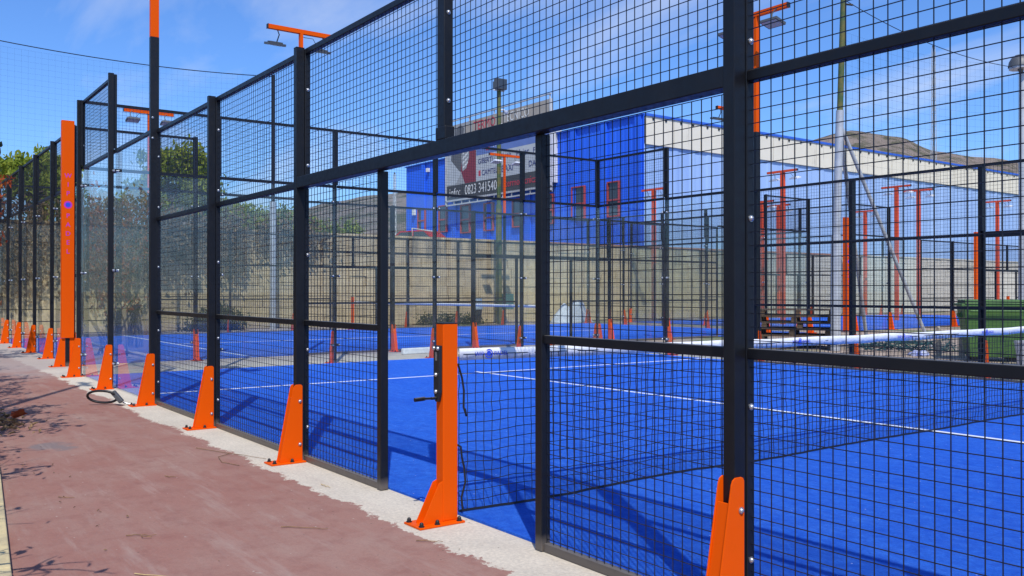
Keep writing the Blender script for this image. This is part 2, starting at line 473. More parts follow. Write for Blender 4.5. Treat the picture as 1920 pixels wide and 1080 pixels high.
# hills
M_HILL = mat('scrub_hillside', (0.22, 0.18, 0.12), 0.95, 0, 0.1)
g = N(M_HILL); v = g.pos()
c = g.mix(g.ramp(g.noise(v, 0.02, 8, 0.6), [(0.35, 0.0), (0.65, 1.0)]), (0.33, 0.265, 0.225), (0.25, 0.205, 0.17))
c = g.mix(g.ramp(g.noise(v, 0.09, 8, 0.7), [(0.47, 0.0), (0.58, 0.85)]), c, (0.10, 0.105, 0.060))
c = g.mix(g.ramp(g.noise(v, 0.22, 6, 0.7), [(0.60, 0.0), (0.70, 0.8)]), c, (0.42, 0.34, 0.28))
g.col(c); g.bump(g.noise(v, 0.14, 8, 0.7), 1.0, 5.0)
M_MOUNT = varied('wooded_mountain', (0.07, 0.095, 0.075), (0.12, 0.125, 0.10), 0.004, 0.95)


def leafmat(name, c0, c1, c2, rough=0.6):
    m = mat(name, c0, rough, 0, 0.3)
    g = N(m); v = g.pos()
    c = g.mix(g.ramp(g.noise(v, 1.5, 3), [(0.35, 0.0), (0.65, 1.0)]), c0, c1)
    w = g.n('ShaderNodeTexWhiteNoise'); w.noise_dimensions = '3D'
    q = g.n('ShaderNodeVectorMath', operation='SNAP'); q.inputs[1].default_value = (0.09, 0.09, 0.09)
    g.l(v, q.inputs[0]); g.l(q.outputs[0], w.inputs['Vector'])
    g.col(g.mix(g.ramp(w.outputs['Value'], [(0.55, 0.0), (1.0, 0.8)]), c, c2))
    tl = g.n('ShaderNodeBsdfTranslucent'); g.l(g.b.inputs['Base Color'].links[0].from_socket, tl.inputs['Color'])
    ms = g.n('ShaderNodeMixShader'); ms.inputs[0].default_value = 0.4
    g.l(g.b.outputs[0], ms.inputs[1]); g.l(tl.outputs[0], ms.inputs[2])
    g.l(ms.outputs[0], g.t.nodes['Material Output'].inputs['Surface'])
    return m


M_LEAF = leafmat('fresh_leaf', (0.30, 0.36, 0.035), (0.20, 0.28, 0.03), (0.42, 0.42, 0.06))
M_LEAF2 = leafmat('olive_leaf', (0.24, 0.22, 0.06), (0.15, 0.16, 0.045), (0.42, 0.25, 0.06))
M_DRYLEAF = leafmat('dry_vine_leaf', (0.29, 0.19, 0.10), (0.18, 0.125, 0.075), (0.40, 0.27, 0.13), 0.8)
M_REDLEAF = leafmat('autumn_leaf', (0.42, 0.08, 0.02), (0.26, 0.05, 0.02), (0.62, 0.26, 0.03))
M_DARKLEAF = leafmat('dark_leaf', (0.045, 0.075, 0.022), (0.03, 0.05, 0.02), (0.09, 0.12, 0.03))
M_BARK = varied('bark', (0.13, 0.095, 0.065), (0.07, 0.055, 0.04), 9, 0.95, bump=0.8, bscale=30)
M_WOOD = mat('weathered_wood', (0.12, 0.085, 0.055), 0.9)
g = N(M_WOOD); v = g.pos()
oi = g.n('ShaderNodeObjectInfo')
wd = g.mix(g.ramp(g.noise(g.mapped(v, (1.2, 9, 9)), 3, 6), [(0.3, 0.0), (0.7, 1.0)]), (0.030, 0.022, 0.017), (0.085, 0.058, 0.034))
g.col(g.mix(g.math('MULTIPLY', oi.outputs['Random'], 0.45), wd, (0.16, 0.095, 0.045)))
M_TWIG = varied('dry_twig', (0.30, 0.17, 0.08), (0.16, 0.09, 0.05), 30, 0.9)
M_STRAW = varied('straw_twig', (0.55, 0.40, 0.19), (0.40, 0.27, 0.12), 30, 0.9)

# ------------------------------------------------------------------ the ground
def sheet(name, x0, x1, y0, y1, z, m, n=1):
    b = MB()
    b.add([(x0, y0, z), (x1, y0, z), (x1, y1, z), (x0, y1, z)], [(0, 1, 2, 3)])
    return b.build(name, m)


def slab(name, x0, x1, y0, y1, z0, z1, m):
    return MB().box(x0, x1, y0, y1, z0, z1).build(name, m)


tag(sheet('ground', -3500, 1500, -1500, 3500, -0.06, M_TERR), 'dry ground reaching to the horizon', kind='structure')
tag(slab('pavement', -24.6, 12.5, -3.4, 10.42, -0.055, 0.0, M_PAVE), 'worn red coated walkway with pale concrete edge along the fence', kind='structure')
tag(slab('yard', -24.6, 14.0, 10.424, 60.0, -0.055, -0.012, M_DIRT), 'sandy yard with patchy grass behind the near court', kind='structure')

def turf(name, x0, x1, y0, y1, lines, label):
    o = tag(slab(name, x0, x1, y0, y1, 0.001, 0.014, M_TURF), label, kind='structure')
    for (a, b, c, d) in lines:
        MB().box(a, b, c, d, 0.0145, 0.0175).build('line', M_LINE, o)
    return o

turf('court_turf', -9.96, 9.96, 0.085, 9.94,
     [(-6.975, -6.925, 0.09, 9.93), (6.925, 6.975, 0.09, 9.93), (-7.15, -6.976, 4.975, 5.025), (-6.924, 6.924, 4.975, 5.025)],
     'bright blue turf of the nearest padel court')
BX0, BX1, BY = -22.15, -12.15, 10.3
turf('court_turf', BX0 + 0.04, BX1 - 0.08, BY - 9.96, BY + 9.96,
     [(BX0 + 0.06, BX1 - 0.09, BY - 6.975, BY - 6.925), (BX0 + 0.06, BX1 - 0.09, BY + 6.925, BY + 6.975),
      (-17.175, -17.125, BY - 6.924, BY + 6.924)],
     'blue turf of the second court beyond the far glass wall')
DY = 32.6
turf('court_turf', BX0 + 0.04, BX1 - 0.08, DY - 9.96, DY + 9.96,
     [(BX0 + 0.06, BX1 - 0.09, DY - 6.975, DY - 6.925), (BX0 + 0.06, BX1 - 0.09, DY + 6.925, DY + 6.975)],
     'blue turf of the farthest court on the right')

# cream kerb and planting bed on the left of the walkway
kp = [(6, -2.62), (1.5, -2.20), (-0.26, -2.05), (-2.98, -1.79), (-6.0, -1.68), (-12, -1.66), (-24, -1.66)]
for i in range(len(kp) - 1):
    (xa, ya), (xb, yb) = kp[i], kp[i + 1]
    L = math.hypot(xb - xa, yb - ya); nst = max(1, round(L / 1.5))
    if i == 0:
        kerb = tag(link('kerb', None), 'cream kerb along the left edge of the walkway', kind='structure')
    dx, dy = (xb - xa) / L, (yb - ya) / L
    nx, ny = dy, -dx
    if ny > 0: nx, ny = -nx, -ny
    for k in range(nst):
        a = L * k / nst + 0.004; b = L * (k + 1) / nst - 0.004
        q = [(xa + dx * a, ya + dy * a), (xa + dx * b, ya + dy * b), (xa + dx * b + nx * 0.16, ya + dy * b + ny * 0.16), (xa + dx * a + nx * 0.16, ya + dy * a + ny * 0.16)]
        MB().prism(q, 'z', 0.002, 0.035 + 0.004 * rnd.random()).build('kerb_stone', M_KERB, kerb, 0.006)
tag(slab('planting_bed', -26, 8, -14, -3.41, -0.055, 0.02, M_SOIL), 'bare soil bed left of the walkway', kind='structure')
bed = MB()
poly = [(6, -2.80), (1.5, -2.37), (-0.26, -2.22), (-2.98, -1.96), (-6.0, -1.85), (-24, -1.83), (-24, -3.4), (6, -3.4)]
bed.prism(poly, 'z', 0.0015, 0.03)
tag(bed.build('planting_strip', M_SOIL), 'strip of dry soil behind the cream kerb', kind='structure')

# raised terrace behind the block wall
tb = MB().box(-160, -25.36, -60, 160, -0.05, 3.22)
tag(tb.build('terrace', M_TERR), 'raised ground behind the block wall', kind='structure')

# ------------------------------------------------------------------ block wall
wall = thing('block_wall', 'long beige tufa block retaining wall behind the courts', 'wall', (-25.0, 0, 0))
MB().box(-0.33, -0.05, -9.9, 74.9, -0.02, 3.2).build('core', M_MORTAR, wall)
blk = []
for k in range(9):
    h = 0.358
    y = -10.0 + rnd.uniform(0, 0.6)
    while y < 74:
        w = rnd.uniform(0.62, 0.98)
        blk.append((y, k, w, h))
        y += w
rest = MB()
blk_sorted = sorted(blk, key=lambda b: abs(b[0] - 13))
for i, (y, k, w, h) in enumerate(blk_sorted):
    d = rnd.uniform(-0.012, 0.022)
    z0 = k * h + 0.008
    b = MB() if i < 300 else rest
    j = [rnd.uniform(-0.008, 0.008) for _ in range(8)]
    b.box(-0.055, d, y + 0.009 + j[0], y + w - 0.009 + j[1], z0 + j[2], z0 + h - 0.016 + j[3])
    if i < 300:
        b.build('block', M_TUFA, wall, 0.0)
tag(rest.build('block_courses', M_TUFA, wall), kind='stuff')
for y in range(0, 56):
    MB().box(-0.36, 0.05, -10 + 1.5 * y + 0.01, -10 + 1.5 * (y + 1) - 0.01, 3.222, 3.29 + 0.01 * rnd.random()).build('coping_stone', M_TERRA if 19 < -10 + 1.5 * y < 40 else M_TUFA, wall)

# ------------------------------------------------------------------ fences of the courts
mesh_cache = {}


def wire_panel(w, h, pitch=0.05, r=0.0021, n=4):
    """welded wire mesh, local x 0..w, z 0..h: one welded sheet"""
    key = (round(w, 3), round(h, 3), pitch, r)
    if key in mesh_cache: return mesh_cache[key]
    b = MB()
    k = round(w / pitch)
    for i in range(k + 1):
        x = w * i / k
        b.tube([(x, 0, 0), (x, 0, h)], r, n, False)
    k = round(h / pitch)
    for i in range(k + 1):
        z = h * i / k
        b.tube([(0, 2 * r, z), (w, 2 * r, z)], r, n, False)
    mesh_cache[key] = b.mesh('wire_mesh', M_WIRE)
    return mesh_cache[key]


def cached(key, fn):
    if key not in mesh_cache: mesh_cache[key] = fn()
    return mesh_cache[key]


def post_mesh(h):
    return cached(('post', h), lambda: MB().box(-0.026, 0.026, -0.034, 0.028, 0.004, h).box(-0.0275, 0.0275, -0.0355, 0.0295, h, h + 0.004).mesh('post', M_BLACK))


def bracket_mesh():
    def f():
        b = MB()
        prof = [(0.012, 0.012), (-0.158, 0.012), (-0.058, 0.535), (-0.050, 0.552), (-0.036, 0.56), (-0.004, 0.56), (0.006, 0.556), (0.012, 0.545)]
        for s in (-1, 1):
            b.prism(prof, 'x', s * 0.0272, s * 0.0332)
        b.prism([(-0.150, 0.0125), (-0.143, 0.0125), (-0.0585, 0.47), (-0.0655, 0.47)], 'x', -0.0268, 0.0268)
        return b.mesh('base_bracket', M_ORANGE)
    return cached('bracket', f)


def plate_mesh():
    return cached('plate', lambda: MB().box(-0.075, 0.075, -0.235, 0.024, 0.001, 0.0118).mesh('base_plate', M_ORANGE))


def bolt_mesh(kind):
    def f():
        if kind == 'u':      # domed head on a side face, pointing along +x
            b = MB().tube([(0, 0, 0), (0.003, 0, 0)], 0.0125, 12)
            return b.dome((0.003, 0, 0), (1, 0, 0), 0.0105, 0.009).mesh('bolt', M_STEEL)
        b = MB().tube([(0, 0, 0), (0, 0, 0.004)], 0.016, 10)
        return b.tube([(0, 0, 0.004), (0, 0, 0.016)], 0.011, 8).dome((0, 0, 0.016), (0, 0, 1), 0.010, 0.009).mesh('anchor_bolt', M_BLACKCAP)
    return cached(('bolt', kind), f)


def clamp_mesh():
    def f():
        b = MB().box(-0.075, 0.075, 0.012, 0.026, -0.022, 0.022)
        return b.mesh('glass_clamp', M_BLACK)
    return cached('clamp', f)


def clampbolt_mesh():
    def f():
        b = MB().tube([(0, -0.006, 0), (0, 0.054, 0)], 0.017, 12)
        b.dome((0, -0.0055, 0), (0, -1, 0), 0.0165, 0.010)
        b.dome((0, 0.0535, 0), (0, 1, 0), 0.0165, 0.012)
        return b.mesh('clamp_bolt', M_STEEL)
    return cached('clampbolt', f)


def glass_mesh(w, h):
    return cached(('glass', round(w, 3), h), lambda: MB().box(0, w, 0, 0.012, 0, h).mesh('glass_pane', M_GLASS))


YF0, YF1 = 0.030, 0.072        # frame depth range, inwards of the posts
YM = 0.050                     # mesh plane


def rail(root, u0, u1, z0, h=0.04, y0=YF0, y1=YF1, bevel=True, name='rail'):
    o = MB().box(u0, u1, y0, y1, z0, z0 + h).build(name, M_BLACK, root)
    if bevel: bev(o, 0.004)
    return o


def add_post(root, u, h, detail=2, clamps=(), side=1, bracket=True):
    p = link('post', post_mesh(h), root, (u, 0, 0))
    if detail == 2: bev(p, 0.004)
    if bracket:
        br = link('base_bracket', bracket_mesh(), p)
        if detail == 2: bev(br, 0.0015)
        pl = link('base_plate', plate_mesh(), p)
        if detail == 2: bev(pl, 0.002)
        if detail >= 1:
            for (bx, by) in ((-0.052, -0.205), (0.052, -0.205), (0.055, -0.075), (-0.055, -0.075)):
                link('anchor_bolt', bolt_mesh('z'), p, (bx, by, 0.0118))
        if detail == 2:
            for z in (0.44, 0.13):
                for s in (-1, 1):
                    link('bolt', bolt_mesh('u'), p, (s * 0.0335, -0.008, z), (0, 0, 0 if s > 0 else math.pi))
    return p


def add_clamps(root, u, zs=(0.32, 1.5, 2.76)):
    for z in zs:
        k = link('glass_clamp', clamp_mesh(), root, (u, 0.018, z))
        for e in (-0.058, 0.058):
            link('clamp_bolt', clampbolt_mesh(), k, (e, 0, 0))


def stile_bolts(root, u, s, zs=(0.25, 0.81, 1.50, 2.15, 2.70)):
    for z in zs:
        link('bolt', bolt_mesh('u'), root, (u, 0.052, z), (0, 0, 0 if s > 0 else math.pi))


def mesh_span(root, u0, u1, z0, z1, rails, detail, pitch=0.05, stiles=True):
    """framed wire panel between u0 and u1"""
    w = u1 - u0
    bv = detail == 2
    if stiles:
        for (a, b) in ((u0, u0 + 0.03), (u1 - 0.03, u1)):
            rail(root, a, b, z0 + 0.002, z1 - z0 - 0.004, bevel=bv, name='stile')
        if detail == 2:
            stile_bolts(root, u0 + 0.0302, 1, [z for z in (0.25, 0.81, 1.50, 2.15, 2.70, 3.35) if z0 < z < z1])
            stile_bolts(root, u1 - 0.0302, -1, [z for z in (0.25, 0.81, 1.50, 2.15, 2.70, 3.35) if z0 < z < z1])
    for z in rails:
        rail(root, u0 + 0.031, u1 - 0.031, z, 0.04, bevel=bv)
    rw = 0.0021 if detail == 2 else 0.0019
    link('wire_mesh', wire_panel(w - 0.044, z1 - z0 - 0.02, pitch, rw), root, (u0 + 0.022, YM, z0 + 0.01))


def side_fence(name, label, loc, rz, us, detail, group=None, u_lo=-10, u_hi=10, skip_pole=(-6, 6)):
    """long side of a court; us = post positions in view.  net at u=0"""
    root = thing(name, label, 'fence', loc, rz, group)
    bv = detail == 2
    pitch = 0.05
    for u in us:
        if u in skip_pole: continue
        h = 4.0 if abs(u) >= 8 else 3.0
        add_post(root, u, h, detail)
        if abs(u) >= 8: add_clamps(root, u)
    for a, b in zip(us[:-1], us[1:]):
        c = abs((a + b) / 2)
        if c > 8.5:
            link('glass_pane', glass_mesh(b - a - 0.02, 2.97), root, (a + 0.01, 0.046, 0.015))
            rail(root, a + 0.027, b - 0.027, 3.0, 0.045, bevel=bv)
            mesh_span(root, a + 0.001, b - 0.001, 3.05, 4.0, [3.958], detail, pitch)
        elif c > 6.5:
            link('glass_pane', glass_mesh(b - a - 0.02, 2.97), root, (a + 0.01, 0.046, 0.015))
            rail(root, a + 0.027, b - 0.027, 2.99, 0.045, bevel=bv)
        elif c > 2.5:
            mesh_span(root, a + 0.001, b - 0.001, 0.0, 3.0, [0.002, 0.985, 2.0, 2.958], detail, pitch)
        elif c < 0.5:
            # doorway span, posts at -2 and 2, net post in the middle
            o = MB().box(a + 0.027, b - 0.027, -0.033, 0.046, 1.98, 2.06).build('door_beam', M_BLACK, root)
            if bv: bev(o, 0.004)
            mesh_span(root, a + 0.001, b - 0.001, 2.065, 3.0, [2.958], detail, pitch)
            m = MB().box(-0.037, 0.037, -0.03, 0.028, 2.0605, 3.0).box(-0.05, 0.05, -0.0325, 0.0295, 2.0605, 2.13).build('mid_post', M_BLACK, root)
            if bv:
                bev(m, 0.004)
                for z in (2.27, 2.75):
                    link('bolt', bolt_mesh('u'), root, (0.0372, -0.002, z))
            for s in (-1, 1):
                e, f = (s * 0.78, s * 1.999)
                lo, hi = min(e, f), max(e, f)
                jo = MB().box(*sorted((s * 0.78, s * 0.83)), YF0 - 0.012, YF1, 0.003, 1.979).build('door_jamb', M_BLACK, root)
                if bv: bev(jo, 0.004)
                l2, h2 = (lo, hi - 0.051) if s < 0 else (lo + 0.051, hi)
                for z in (0.002, 0.985):
                    rail(root, l2, h2, z, 0.04, bevel=bv)
                link('wire_mesh', wire_panel(h2 - l2, 1.97, pitch, 0.0021 if bv else 0.0019), root, (l2, YM, 0.008))
                if bv: stile_bolts(root, s * 1.968, -s, (0.25, 0.81, 1.5))
    return root


def end_wall(name, label, loc, rz, detail, width=10, skip=()):
    root = thing(name, label, 'fence', loc, rz)
    n = int(width / 2)
    for i in range(n + 1):
        u = -width / 2 + 2 * i
        if i not in skip:
            add_post(root, u, 4.0, detail)
            if 0 < i < n: add_clamps(root, u)
    for i in range(n):
        a = -width / 2 + 2 * i; b = a + 2
        link('glass_pane', glass_mesh(1.98, 2.97), root, (a + 0.01, 0.046, 0.015))
        rail(root, a + 0.027, b - 0.027, 3.0, 0.045, bevel=detail == 2)
        mesh_span(root, a + 0.001, b - 0.001, 3.05, 4.0, [3.958], min(detail, 1), 0.05)
    return root


# the nearest court
side_fence('court_fence', 'black mesh fence with glass end and doorway right beside the red walkway', (0, 0, 0), 0, [-10, -8, -6, -4, -2, 2, 4, 6], 2)
end_wall('glass_end_wall', 'black framed glass end wall closing off the nearest court', (-10.0, 5.0, 0), R(-90), 1, skip=())
side_fence('court_fence', 'black mesh fence on the far side of the nearest court, beyond the net', (0, 10.0, 0), R(180), [-10, -8, -6, -4, -2, 2, 4, 6, 8, 10], 1, skip_pole=(6,))
# second court
side_fence('court_fence', 'black mesh fence of the second court facing the first across the concrete strip', (BX1, BY, 0), R(90), [-10, -8, -6, -4, -2, 2, 4, 6, 8, 10], 1)
side_fence('court_fence', 'black mesh fence of the second court standing in front of the block wall', (BX0, BY, 0), R(-90), [-10, -8, -6, -4, -2, 2, 4, 6, 8, 10], 0)
end_wall('glass_end_wall', 'black framed glass end wall of the second court beside the walkway, far left', (-17.15, BY - 10.0, 0), 0, 2)
end_wall('glass_end_wall', 'black framed glass end wall of the second court at its far right end', (-17.15, BY + 10.0, 0), R(180), 0)
# farthest court
side_fence('court_fence', 'black mesh fence of the farthest court behind the green bin', (BX1, DY, 0), R(90), [-10, -8, -6, -4, -2, 2, 4, 6, 8, 10], 0)
end_wall('glass_end_wall', 'black framed glass end wall of the farthest court behind the pallet stack', (-17.15, DY - 10.0, 0), 0, 0)
side_fence('court_fence', 'black mesh fence of the farthest court near the pale end of the block wall', (BX0, DY, 0), R(-90), [-10, -8, -6, -4, -2, 2, 4, 6, 8, 10], 0)

# ------------------------------------------------------------------ floodlight poles
def flood_pole(label, x, y, rz, top=6.1, black=4.0, bracket=True, face=1, lamp=None, m=None, w=(0.06, 0.09), detail=1):
    m = m or M_ORANGE
    root = thing('floodlight_pole', label, 'light pole', (x, y, 0), rz, 'floodlight poles of the courts')
    hx, hy = w[0] / 2, w[1] / 2
    if black:
        o = MB().box(-hx, hx, -0.034, -0.034 + w[1], 0.004, black).build('lower_shaft', M_BLACK, root)
        if detail == 2: bev(o, 0.004)
    o = MB().box(-hx + 0.001, hx - 0.001, -0.033, -0.035 + w[1], max(black, 0.004), top - 0.081).build('upper_shaft', m, root)
    if detail == 2: bev(o, 0.004)
    if bracket:
        br = link('base_bracket', bracket_mesh(), root); br.scale = (1.12, 1, 1)
        link('base_plate', plate_mesh(), root)
        for (bx, by) in ((-0.052, -0.205), (0.052, -0.205), (0.055, -0.075)):
            link('anchor_bolt', bolt_mesh('z'), root, (bx, by, 0.0118))
        if detail == 2:
            for z in (0.44, 0.13):
                link('bolt', bolt_mesh('u'), root, (0.038, -0.008, z))
            for z in (2.9, 3.12):
                link('bolt', bolt_mesh('u'), root, (0.031, -0.012, z))
    bar = MB().box(-0.66, 0.66, -0.03, 0.05, top - 0.08, top).build('crossbar', m, root)
    for s in (-1, 1):
        MB().box(s * 0.661, s * 0.672, -0.033, 0.053, top - 0.083, top + 0.003).build('end_cap', M_BLACKCAP, bar)
        f = MB().box(-0.17, 0.17, -0.13, 0.13, -0.02, 0.025).box(-0.12, 0.12, -0.09, 0.09, 0.025, 0.05)
        fo = f.build('floodlight', lamp or M_LAMPGREY, root)
        fo.location = (s * 0.46, 0.16, top - 0.32)
        fo.rotation_euler = (R(14), 0, 0)
        MB().box(-0.15, 0.15, -0.11, 0.11, -0.0235, -0.0205).build('lens', M_LAMPFACE, fo)
        MB().tube([(s * 0.46, 0.055, top - 0.05), (s * 0.46 + 0.06, 0.10, top - 0.14), (s * 0.46 + 0.03, 0.15, top - 0.275)], 0.012, 6).build('lamp_arm', M_LAMPGREY, root)
    MB().tube([(-0.02, 0.06, top - 0.085), (0.1, 0.07, top - 0.12), (0.28, 0.09, top - 0.11), (0.40, 0.13, top - 0.26)], 0.006, 5).build('cable', M_BLACKCAP, root)
    return root


flood_pole('tall floodlight pole of the near fence, black below and orange above', -6, 0, 0, 6.2, 4.0, detail=2)
flood_pole('floodlight pole on the far side fence, orange top right of the thick near post', -5.86, 10, R(180), 6.08, 4.0)
flood_pole('floodlight pole whose orange T rises just left of the near mesh post', BX1, BY - 6, R(90), 6.28, 4.0)
flood_pole('floodlight pole whose orange T hides behind the thick near post', BX1, BY + 6.6, R(90), 6.28, 4.0)
flood_pole('floodlight pole by the block wall, orange T seen through the left mesh', BX0, BY - 6.3, R(-90), 6.3, 4.0)
flood_pole('floodlight pole by the block wall, orange T in front of the billboard', BX0, BY + 6, R(-90), 6.2, 4.0, lamp=M_LAMPWHITE)
for lab, x, y, top in (
        ('all orange floodlight pole in front of the blue warehouse corner', -22.6, 24.3, 5.55),
        ('tall all orange floodlight pole left of the galvanised mast', -16.8, 25.2, 5.75),
        ('slim orange floodlight pole just right of the thick near post', -22.62, 31.4, 5.45),
        ('orange floodlight pole second left of the galvanised mast', -22.62, 32.6, 5.35),
        ('orange floodlight pole right of the galvanised mast stays', -17.0, 33.2, 5.75),
        ('orange floodlight pole next but one right of the galvanised mast', -17.2, 35.3, 5.75),
        ('orange floodlight pole low behind the mast stays', -22.9, 40.2, 5.5),
        ('orange floodlight pole farthest right behind the green bin', -17.5, 43.1, 5.75)):
    flood_pole(lab, x, y, 0, top, 0, bracket=False, lamp=M_LAMPWHITE, m=M_REDLAMP, w=(0.14, 0.14), detail=0)

# ------------------------------------------------------------------ printed lettering
def text_mesh(s, size, m, ext=0.0006, align='CENTER'):
    cu = bpy.data.curves.new('lettering', 'FONT')
    cu.body = s; cu.size = size; cu.align_x = align; cu.align_y = 'CENTER'
    cu.extrude = ext; cu.resolution_u = 3; cu.materials.append(m)
    o = bpy.data.objects.new('lettering', cu)
    C.objects.link(o)
    dg = bpy.context.evaluated_depsgraph_get()
    me = bpy.data.meshes.new_from_object(o.evaluated_get(dg))
    bpy.data.objects.remove(o); bpy.data.curves.remove(cu)
    me.name = 'lettering'
    if not me.materials: me.materials.append(m)
    return me


def disc(r, m, n=16, ring=None):
    b = MB()
    if ring:
        vs = []
        for k in range(n):
            t = R(200) + R(320) * k / (n - 1) - R(30)
            vs += [(math.cos(t) * r, math.sin(t) * r, 0), (math.cos(t) * ring, math.sin(t) * ring, 0)]
        b.add(vs, [(2 * k, 2 * k + 2, 2 * k + 3, 2 * k + 1) for k in range(n - 1)])
    else:
        b.add([(math.cos(2 * math.pi * k / n) * r, math.sin(2 * math.pi * k / n) * r, 0) for k in range(n)], [tuple(range(n))])
    return b.mesh('ball_emblem', m)


T_WIP = text_mesh('WIP', 0.034, M_BLUE_INK)
T_PADEL = text_mesh('PADEL', 0.034, M_BLUE_INK)
D_RING = disc(0.027, M_BLUE_INK, 20, 0.020)
D_BALL = disc(0.015, M_BLUE_INK)


# orange corner pillars with upright lettering
def pillar(label, x, y, z0, z1, rz=0, wide=0.19, deep=0.10, letters=True):
    root = thing('corner_pillar', label, 'pillar', (x, y, 0), rz, 'orange corner pillars')
    o = MB().box(-0.03, deep - 0.03, -wide / 2, wide / 2, z0, z1).build('cover', M_ORANGE, root, 0.004)
    if z0 > 0.2:
        MB().box(-0.01, 0.04, -0.03, 0.03, 0.004, z0 + 0.1).build('post', M_BLACK, root)
        for s in (-1, 1):
            prof = [(0.0, 0.012), (s * 0.17, 0.012), (s * 0.075, z0 - 0.004), (0.0, z0 - 0.004)]
            MB().prism([(p[0] + s * 0.034, p[1]) for p in prof], 'x', 0.03, 0.037).build('base_bracket', M_ORANGE, root)
            MB().box(-0.05, 0.10, *sorted((s * 0.032, s * 0.27)), 0.001, 0.0115).build('base_plate', M_ORANGE, root)
            for by in (0.10, 0.24):
                link('anchor_bolt', bolt_mesh('z'), root, (0.075, s * by, 0.0116))
    if letters:
        zt = z0 + (z1 - z0) * 0.745
        st = (z1 - z0) * 0.041
        k = 0
        for ch in 'WIP*PADEL':
            z = zt - st * k
            if ch == '*':
                r = link('ball_emblem', disc(0.062, M_MAG_INK), o, (deep - 0.0295, 0, z - st * 0.25), (R(90), 0, R(90)))
                link('ball_emblem', disc(0.040, M_BLUE_INK), o, (deep - 0.0288, 0, z - st * 0.25), (R(90), 0, R(90)))
                k += 1.5
            else:
                link('letter', cached(('L', ch), lambda: text_mesh(ch, 0.105, M_MAG_INK)), o, (deep - 0.0295, 0, z), (R(90), 0, R(90)))
                k += 1
    return root


pillar('orange lettered corner pillar at the left end of the concrete strip', BX1 + 0.05, BY - 10.0 - 0.10, 0.47, 4.05, letters=True)
pillar('orange lettered pillar behind the galvanised mast', BX1 + 0.25, DY - 10.75, 0.02, 3.5, wide=0.34)
pillar('orange lettered pillar behind the green bin', -11.8, 29.6, 0.5, 3.35, wide=0.34)

# ------------------------------------------------------------------ nets
def court_net(label, loc, rz, width, near_wave=True):
    root = thing('court_net', label, 'net', loc, rz, 'nets across the courts')
    sp = 0.054 if near_wave else 0.09
    nx = int(width / sp)
    top = lambda t: 0.885 - 0.035 * (4 * t * (1 - t)) if near_wave else 0.885
    rows = 16 if near_wave else 9
    b = MB()
    def P(i, j):
        t = i / nx
        x = width * t
        f = j / rows
        z = 0.024 + (top(t) - 0.024) * f
        if near_wave:
            a = 1.0 - 0.75 * f
            w1 = noise.noise((x * 2.1, f * 3.0, 1.3)); w2 = noise.noise((x * 7.0, f * 9.0, 5.1)); w3 = noise.noise((x * 19.0, f * 14.0, 2.1))
            x += 0.010 * w2 + 0.008 * w3
            z += (0.020 * w1 + 0.008 * w2) * (0.35 + 0.65 * a) * (1 if 0 < j < rows else 0)
            return (x, 0.05 * a * noise.noise((x * 0.9, f, 9.0)) + 0.012 * w2, z)
        return (x, 0, z)
    G = [[P(i, j) for j in range(rows + 1)] for i in range(nx + 1)]
    r = 0.0026 if near_wave else 0.002
    for i in range(nx + 1):
        b.tube(G[i], r, 3, False)
    for j in range(rows + 1):
        b.tube([G[i][j] for i in range(nx + 1)], r if j else 0.008, 3, False)
    b.build('cord_mesh', M_BLACKCAP, root)
    # headband: slightly crumpled folded tape
    seg = int(width / 0.05)
    vs, fs = [], []
    for i in range(seg + 1):
        t = i / seg; x = width * t
        w = 0.010 * noise.noise((x * 3.2, 0, 0)) + 0.005 * noise.noise((x * 11, 3, 0)) if near_wave else 0
        zt = top(t) + 0.035 + (0.006 * noise.noise((x * 2.0, 7, 0)) if near_wave else 0)
        zb = zt - 0.068 - (0.004 * noise.noise((x * 5.0, 2, 0)) if near_wave else 0)
        for (dy, z) in ((-0.003 + 0.3 * w, zb), (-0.005 + w, (zt + zb) / 2 + 0.01), (-0.003 + 0.4 * w, zt - 0.003), (0.003 + 0.4 * w, zt - 0.003), (0.005 + w, (zt + zb) / 2 + 0.01), (0.003 + 0.3 * w, zb)):
            vs.append((x, dy, z))
    for i in range(seg):
        for k in range(6):
            a0, a1 = i * 6 + k, i * 6 + (k + 1) % 6
            fs.append((a0, a1, a1 + 6, a0 + 6))
    bd = MB().add(vs, fs, True)
    band = bd.build('headband', M_BAND, root)
    return root, band


M_BAND = mat('white_vinyl_band', (0.78, 0.78, 0.77), 0.45)
g = N(M_BAND); v = g.pos()
g.col(g.mix(g.ramp(g.noise(v, 9, 5, 0.65), [(0.42, 0.0), (0.75, 0.7)]), (0.80, 0.80, 0.79), (0.56, 0.58, 0.63)))
g.bump(g.noise(v, 22, 4), 0.55, 0.012)

# near net: local x runs from the near fence to the far fence, local -y faces the camera's side
net, band = court_net('black cord net with white lettered headband across the nearest court', (0.0, 0.09, 0), R(90), 9.80)
# local x -> world +y ; local y -> world -x ; camera side is world +x = local -y
for k in range(7):
    u = 0.20 + 1.42 * k
    z = 0.885 - 0.035 * (4 * (u / 9.8) * (1 - u / 9.8)) + 0.0
    for (me, du, dz) in ((T_WIP, -0.072, 0), (D_RING, -0.008, 0), (D_BALL, -0.008, 0.003), (T_PADEL, 0.077, 0)):
        link('lettering' if me in (T_WIP, T_PADEL) else 'ball_emblem', me, band, (u + du, -0.0135, z + dz), (R(90), 0, 0))
court_net('white topped net across the second court in front of the block wall', (BX0 + 0.1, BY, 0), 0, 9.8, False)


